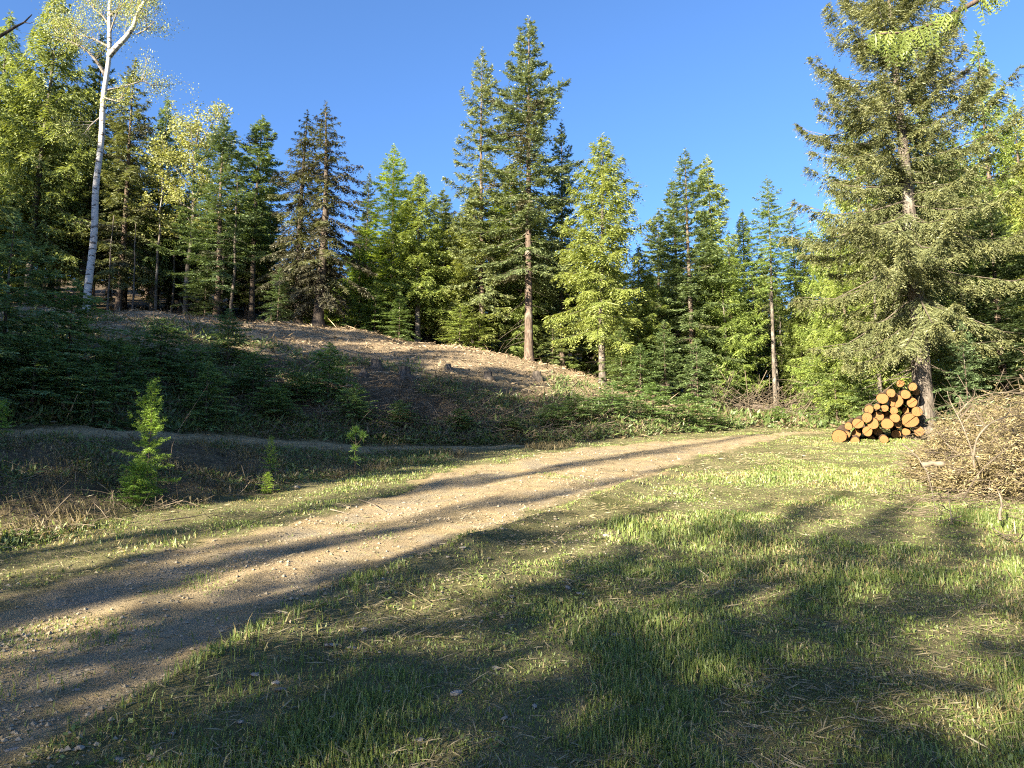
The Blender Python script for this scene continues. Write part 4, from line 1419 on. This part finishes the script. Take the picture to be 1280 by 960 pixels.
x, y, h = x[k], y[k], h[k]
tb.tubes(*stick_cloud(gz(x, y) + np.stack([0 * h, 0 * h, h * g.random(len(h)) ** .4 + .03], -1), g, .3, 1.7, .0055 * np.exp(g.normal(0, .5, len(h))), .6, .25))
n = 420
x, y = g.normal(5.9, .9, n), g.normal(10.2, 1.7, n)
k = (pxof(x, y) > 1105) & (y < 12.5)
tb.tubes(*stick_cloud(gz(x[k], y[k]) + np.array([0, 0, .06]), g, .2, .9, .006, .3, .25))
o = link('brush_twigs', tb.mesh('brush_twigs', M['twig']))
tag(o, 'dry twigs and thin branches tangled through the brush heap', kind='stuff')


# branches that stand out one by one
def branch(pts_px, r0, label, mat='pale_wood', forks=(), cat='branch', group=None, sides=6, name='fallen_branch'):
    """pts_px: (px, py, depth) along the branch"""
    Pw = np.array([W((a - 640) / FOC * d, d, EYE + (480 - b) / FOC * d) for a, b, d in pts_px])
    base = Pw[0].copy()
    e = thing(name, base, label, cat, group)
    tt = np.linspace(0, 1, len(Pw))
    q = np.linspace(0, 1, len(Pw) * 3)
    S = np.stack([np.interp(q, tt, Pw[:, c]) for c in range(3)], -1)
    S[1:-1] = (S[:-2] + 2 * S[1:-1] + S[2:]) / 4
    tb = TB()
    gg = np.random.default_rng(len(label) + int(pts_px[0][0]))
    S += np.cumsum(gg.normal(0, r0 * .25, S.shape), 0) * np.sin(q * PI)[:, None]
    r0 *= 1.0 if cat == 'log' else .68
    tb.tube(S - base, r0 * (1 - (.25 if cat == 'log' else .7) * q), sides)
    link('stem', tb.mesh('branch_stem', M[mat]), e)
    for f0, dx, dy, dz in forks:
        p = np.array([np.interp(f0, q, S[:, c]) for c in range(3)]) - base
        t2 = TB()
        t2.tube(np.array([p, p + np.array([dx, dy, dz]) * .5 + gg.normal(0, .02, 3), p + np.array([dx, dy, dz])]), [r0 * .5, r0 * .35, r0 * .12], 5)
        link('side_twig', t2.mesh('branch_twig', M[mat]), e)
    return e


GB = 'bare branches sticking out of the brush heap'
branch([(1218, 585, 9.3), (1216, 560, 9.4), (1205, 530, 9.5), (1190, 505, 9.6), (1184, 489, 9.6)], .018, 'bare pale branch rising from the brush heap beside the spruce trunk', 'pale_wood', [(.5, .2, 0, .25)], group=GB)
branch([(1216, 575, 9.0), (1222, 545, 9.0), (1240, 530, 9.1), (1262, 522, 9.3), (1282, 518, 9.4)], .02, 'curved silvery branch arching over the middle of the brush heap', 'pale_wood', [(.4, -.1, .1, .3), (.7, .1, 0, .2)], group=GB)
branch([(1195, 520, 9.8), (1212, 500, 9.8), (1240, 493, 9.9), (1285, 491, 10)], .018, 'long thin branch lying along the crest of the brush heap', 'twig', [(.3, .1, 0, .2)], group=GB)
branch([(1128, 555, 9.8), (1148, 572, 9.4), (1160, 592, 9.0), (1172, 650, 8.0)], .016, 'forked grey branch drooping from the heap down to the grass', 'pale_wood', [(.3, -.25, .1, .1), (.55, .2, 0, -.1)], group=GB)
branch([(1190, 655, 8.0), (1187, 630, 8.2), (1185, 610, 8.3)], .011, 'short upright stick in front of the brush heap', 'pale_wood', group=GB)
branch([(1250, 650, 7.6), (1249, 625, 7.8), (1246, 610, 7.9)], .025, 'short grey broken stub under the heap at the right', 'pale_wood', group=GB)
branch([(1205, 622, 8.4), (1225, 590, 8.6), (1262, 560, 9.0), (1280, 545, 9.2)], .014, 'slanting branch across the lower right face of the heap', 'twig', [(.5, .2, 0, .25), (.3, -.1, 0, .25)], group=GB)
branch([(1240, 660, 7.5), (1262, 674, 7.2), (1282, 690, 6.9)], .012, 'low stick lying in the grass at the foot of the heap', 'pale_wood', [(.4, .2, .1, .1)], group=GB)
branch([(1152, 581, 9.6), (1166, 580, 9.6), (1181, 581, 9.55)], .042, 'short thick peeled pale log chunk lying before the brush heap', 'twig', name='log_chunk', cat='log', sides=10)
branch([(1168, 537, 12.5), (1176, 545, 12), (1186, 552, 11.6)], .02, 'pale stick leaning at the left end of the heap by the trunk', 'pale_wood', group=GB)
GR = 'sticks lying on the ground beside the road'
x_, y_ = pxground(450, 642)


def gstick(pl, r0, lab, mat='pale_wood', forks=(), lift=.03):
    pts = []
    for a, b in pl:
        x, y = pxground(a, b)
        z = float(zF(x, y)) + lift
        pts.append((640 + FOC * x / y, 480 - (z - EYE) / y * FOC, y))
    branch(pts, r0, lab, mat, forks, group=GR)


gstick([(413, 641), (432, 646), (446, 649)], .014, 'pale stick on the road edge, left one of a crossing pair', 'pale_wood')
gstick([(448, 628), (466, 636), (482, 643)], .016, 'forked stick on the road edge, right one of a crossing pair', 'pale_wood', [(.3, .1, 0, .05)])
gstick([(222, 694), (242, 696), (262, 695)], .016, 'dark short stick on the grass verge near the road', 'twig')
gstick([(200, 655), (235, 652), (270, 645)], .014, 'long dark stick under the weeds at the bank foot', 'twig')
gstick([(560, 522), (590, 535), (632, 553)], .03, 'long pale pole lying down the foot of the slope', 'pale_wood', (), .12)
gstick([(540, 520), (575, 540), (600, 552)], .022, 'second pale pole beside the long one at the slope foot', 'pale_wood', (), .1)
gstick([(600, 520), (585, 512), (560, 510)], .022, 'short weathered pole lying level above the two pale ones', 'pale_wood', (), .1)
gstick([(488, 500), (515, 508), (545, 515)], .02, 'weathered stick half buried in the slope litter', 'pale_wood', (), .08)
branch([(83, 641, 9.0), (86, 625, 9.1), (91, 610, 9.2)], .028, 'upright broken white stick on the near bank at the left', 'pale_wood')
branch([(212, 592, 10), (215, 550, 10.2), (248, 500, 10.6), (262, 478, 10.8)], .007, 'thin bent bare stem standing behind the bright young larch', 'twig', [(.5, .1, 0, .1)])
branch([(905, 506, 33), (950, 512, 31.5), (998, 522, 30.5)], .14, 'mossy fallen trunk lying in the forest gap beyond the road', 'bark_dark', cat='log', name='fallen_tree', sides=9)

# ------------------------------------------------------------------ grass
g = np.random.default_rng(81)
N = 640000
d = np.exp(g.uniform(math.log(2.3), math.log(29), N))
d[:310000] = g.uniform(8, 27, 310000)
uu = g.uniform(-.92, .92, N)
x, y = uu * d, d
pxs = pxof(x, y)
rm, tm, s = road_mask(x, y), track_mask(x, y), bank_s(x, y)
clump = fbm(x * 1.6, y * 1.6, 91, 3)
patch = fbm(x * .45, y * .45, 93, 3)
dens = .55 + .45 * sst(.36, .6, clump * .6 + patch * .4)
w = np.maximum(xR(y) - xL(y), .5)
qq = (x - xL(y)) / w
mid = np.exp(-((qq - .5) / .15) ** 2) * sst(.42, .58, fbm(x * .7, y * .7, 95, 2)) * 1.3
right = (x > xR(y) - .1)
dens = dens * np.where(right, .3 + .7 * sst(-.1, 1.6, x - xR(y)), 1)
onroad = np.maximum(rm, tm)
edge_w = np.exp(-((np.minimum(x - xL(y), xR(y) - x)) / .45) ** 2) * .4 * (fbm(x * 1.4, y * 1.4, 96, 2) > .45)
dens = np.where(onroad > .3, dens * np.maximum(np.maximum(mid * (rm > .3), .05), edge_w), dens)
foot = y - prof(pxs, FOOT)
dens = np.where((~right) & (onroad <= .3), dens * .55, dens)
dens = np.where((~right) & (foot > .6), dens * np.where(foot > 1.5, .16, .4), dens)
dens = np.where(s > -.02, 0, dens)
dens *= 1 - .8 * sst(.05, .3, heap_h(x, y))
keep = g.random(N) < dens
x, y, d, clump, patch, right, rm = [a[keep] for a in (x, y, d, clump, patch, right, rm)]
n = len(x)
hgt = (.025 + .055 * sst(.4, .75, clump) + .05 * sst(.5, .7, fbm(x * .5 + 9, y * .5, 97, 2))) * g.uniform(.5, 1.35, n)
rightish = sst(1.5, 5, x - xR(y))
hgt *= .75 + 1.0 * rightish * sst(.45, .62, patch) + .25 * (y < 6)
hgt *= np.where(rm > .3, .6, 1)
hgt *= np.where(y > 13, .7, 1) * np.where(y > 8.5, .8, 1)
wid = (.0016 + .00055 * d) * g.uniform(.6, 1.3, n)
dryp = .12 + .38 * sst(.54, .72, fbm(x * .8, y * .8, 99, 3)) + .06 * sst(9, 14, y) * right
dry = (g.random(n) < dryp).astype(float)
hgt *= np.where(dry > 0, g.uniform(.5, 1.5, n), 1)
a = g.random(n) * 2 * PI
lean = np.abs(g.normal(.35, .28, n)) + dry * np.abs(g.normal(.35, .4, n))
dirh = np.stack([np.cos(a), np.sin(a), 0 * a], -1)
B = gz(x, y) - np.array([0, 0, .006])
side = np.stack([-np.sin(a), np.cos(a), 0 * a], -1)
tw = g.normal(0, .6, n)
side = side * np.cos(tw)[:, None] + dirh * np.sin(tw)[:, None]
m1 = B + dirh * (hgt * lean * .35)[:, None] + np.stack([0 * a, 0 * a, hgt * .6 / np.sqrt(1 + lean * .3)], -1)
tp = B + dirh * (hgt * lean * 1.05)[:, None] + np.stack([0 * a, 0 * a, hgt * np.clip(1 - lean * .35, .25, 1)], -1)
sw = side * wid[:, None]
V = np.stack([B - sw, B + sw, m1 + sw * .75, m1 - sw * .75, tp], 1).reshape(-1, 3)
i0 = np.arange(n) * 5
tint = np.clip(g.normal(.42, .22, n) + (patch - .5) * .6, 0, 1)
o = link('grass', mesh_np('grass', V, [(np.stack([i0, i0 + 1, i0 + 2, i0 + 3], -1), 0), (np.stack([i0 + 3, i0 + 2, i0 + 4], -1), 0)], [M['grass']], dict(tint=np.repeat(tint, 5), dry=np.repeat(dry, 5))))
tag(o, 'short spring grass with dry straw patches over the clearing', kind='stuff')

# low broad-leaved weeds in the turf
n = 5200
d = np.exp(g.uniform(math.log(2.5), math.log(14), n))
x = g.uniform(-.85, .85, n) * d
pxs = pxof(x, d)
k = (road_mask(x, d) < .3) & (d < prof(pxs, FOOT)) & (fbm(x * 1.3, d * 1.3, 151, 3) > .5)
scatter_sprays('turf_weeds', gz(x, d)[k] + np.array([0, 0, .01]), g, .055, 9, 'grass', 'small broad-leaved weeds among the short grass', .1, .08, .3)

# flattened straw between the living blades
n = 75000
d = np.exp(g.uniform(math.log(2.4), math.log(26), n))
x = g.uniform(-.9, .9, n) * d
pxs = pxof(x, d)
pr = np.where(x > xR(d) - .2, .25 + .75 * sst(.45, .65, fbm(x * 1.1, d * 1.1, 141, 3)), np.where(d < prof(pxs, FOOT) + .5, .35, .25)) * (1 - .45 * road_mask(x, d)) * (bank_s(x, d) < .05)
k = g.random(n) < pr
x, d = x[k], d[k]
n = len(x)
P = gz(x, d) + np.array([0, 0, .008])
a = g.random(n) * 2 * PI
D = norm(np.stack([np.cos(a), np.sin(a), np.abs(g.normal(0, .22, n))], -1))
L = g.uniform(.03, .16, n) * (.8 + .03 * d)
V = rhombs(P, D, L, (.0012 + .0005 * d) * g.uniform(.6, 1.3, n), norm(g.normal(0, .5, P.shape) + np.array([0, 0, 1])))
o = link('straw', mesh_np('straw', V, [(np.arange(len(V)).reshape(-1, 4), 0)], [M['straw']], dict(tint=np.repeat(g.random(n), 4))))
tag(o, 'flattened dead grass and straw between the green blades', kind='stuff')

# long bleached grass on the near bank and under the slope
n = 1900
pxs = g.uniform(-120, 720, n)
kk = g.random(n) < .6
d = np.where(kk, prof(pxs, FOOT) + g.random(n) * (prof(pxs, BTOP) - prof(pxs, FOOT)), prof(pxs, TOE) + np.abs(g.normal(0, 1.3, n)))
x = (pxs - 640) / FOC * d
cl = fbm(x * 1.2, d * 1.2, 101, 3) > .5
x, d = x[cl], d[cl]
nb_ = 5
x, d = np.repeat(x, nb_) + g.normal(0, .06, len(x) * nb_), np.repeat(d, nb_) + g.normal(0, .06, len(d) * nb_)
n = len(x)
B = gz(x, d)
a = g.normal(-PI / 2, .9, n)
dirh = np.stack([np.cos(a), np.sin(a), 0 * a], -1)
L = g.uniform(.1, .26, n)
side = np.stack([-np.sin(a), np.cos(a), 0 * a], -1) * (.0025 + .0002 * d)[:, None]
m1 = B + dirh * (L * .3)[:, None] + np.stack([0 * a, 0 * a, L * .55], -1)
tp = B + dirh * L[:, None] + np.stack([0 * a, 0 * a, L * g.uniform(.25, .75, n)], -1)
V = np.stack([B - side, B + side, m1 + side, m1 - side, tp], 1).reshape(-1, 3)
i0 = np.arange(n) * 5
o = link('dry_grass', mesh_np('dry_grass', V, [(np.stack([i0, i0 + 1, i0 + 2, i0 + 3], -1), 0), (np.stack([i0 + 3, i0 + 2, i0 + 4], -1), 0)], [M['straw']], dict(tint=np.repeat(g.random(n), 5))))
tag(o, 'long bleached dry grass hanging over the banks', kind='stuff')

# ------------------------------------------------------------------ stones and gravel
def rock_mesh(seed, sub=2):
    import bmesh
    g = np.random.default_rng(seed)
    bm = bmesh.new()
    bmesh.ops.create_icosphere(bm, subdivisions=sub, radius=1)
    nv = norm(g.normal(0, 1, (9, 3)))
    off = g.uniform(.55, .9, 9)
    for v in bm.verts:
        c = np.array(v.co)
        for k in range(9):
            dd = c @ nv[k] - off[k]
            if dd > 0:
                c = c - nv[k] * dd
        v.co = c * np.array([1, .72, .34])
    me = bpy.data.meshes.new('stone')
    bm.to_mesh(me)
    bm.free()
    me.materials.append(M['stone'])
    return me


rocks = [rock_mesh(k, 1) for k in range(6)]
known = [(440, 815, 8), (475, 817, 5), (1145, 872, 0), (570, 872, 10), (483, 868, 6), (525, 932, 12), (935, 863, 8), (90, 838, 9), (98, 866, 8), (20, 940, 14), (100, 945, 8), (15, 832, 6), (1268, 892, 5),
         (620, 838, 7), (668, 886, 5), (488, 946, 8), (415, 812, 10), (345, 855, 9), (350, 866, 9), (320, 848, 8), (455, 790, 8), (725, 745, 6), (640, 748, 6), (710, 738, 6), (770, 797, 8), (785, 802, 7), (372, 610, 6), (850, 575, 4), (578, 688, 5), (610, 700, 5),
         (630, 902, 7), (182, 832, 5), (300, 905, 6), (215, 922, 6), (148, 955, 8), (60, 905, 6), (560, 700, 4), (695, 650, 4), (758, 670, 5)]
rgs = random.Random(12)
for k, (a, b, sz) in enumerate(known):
    if sz == 0:
        continue
    x, y = pxground(a, b)
    o = link('stone', rocks[k % 6], None, gz(x, y) + np.array([0, 0, .006]))
    f = sz / FOC * y * 1.15
    o.scale = (f, f, f * rgs.uniform(.7, 1.3))
    o.rotation_euler = (rgs.uniform(-.25, .25), rgs.uniform(-.25, .25), rgs.random() * 6.3)
    tag(o, 'small angular pale stone lying loose on the road or in the short grass', 'stone', 'loose stones on the ground')

n = 60000
d = np.exp(g.uniform(math.log(2.4), math.log(17), n))
x = g.uniform(-.8, .5, n) * d
rm = road_mask(x, d)
edge_ = np.exp(-((x - xR(d) - .5) / .8) ** 2)
keep = g.random(n) < np.maximum(rm * (.25 + .75 * sst(.45, .6, fbm(x * .9, d * .9, 111, 3))), edge_ * .8 * sst(.48, .6, fbm(x * .8, d * .8, 113, 3)))
x, d = x[keep], d[keep]
n = len(x)
sz = np.minimum(.003 + .012 * g.random(n) ** 4 * 2.2, .024) * (.6 + .05 * d)
C = gz(x, d) + np.array([0, 0, .018]) * (road_mask(x, d) > .5)[:, None]
oct_ = np.array([[1, 0, 0], [0, 1, 0], [-1, 0, 0], [0, -1, 0], [0, 0, .7], [0, 0, -.7]], float)
rot = g.random(n) * 6.3
J = oct_[None] * g.uniform(.55, 1.3, (n, 6, 1))
cx, sx = np.cos(rot)[:, None], np.sin(rot)[:, None]
V = np.stack([J[..., 0] * cx - J[..., 1] * sx, J[..., 0] * sx + J[..., 1] * cx, J[..., 2]], -1) * sz[:, None, None] + C[:, None]
F = np.array([[0, 1, 4], [1, 2, 4], [2, 3, 4], [3, 0, 4], [1, 0, 5], [2, 1, 5], [3, 2, 5], [0, 3, 5]])
Fa = (F[None] + (np.arange(n) * 6)[:, None, None]).reshape(-1, 3)
o = link('gravel', mesh_np('gravel', V.reshape(-1, 3), [(Fa, 0)], [M['gravel']], dict(tint=np.repeat(np.clip(g.normal(.45, .25, n), 0, 1), 6))))
tag(o, 'loose gravel scattered over the dirt road and its edges', kind='stuff')
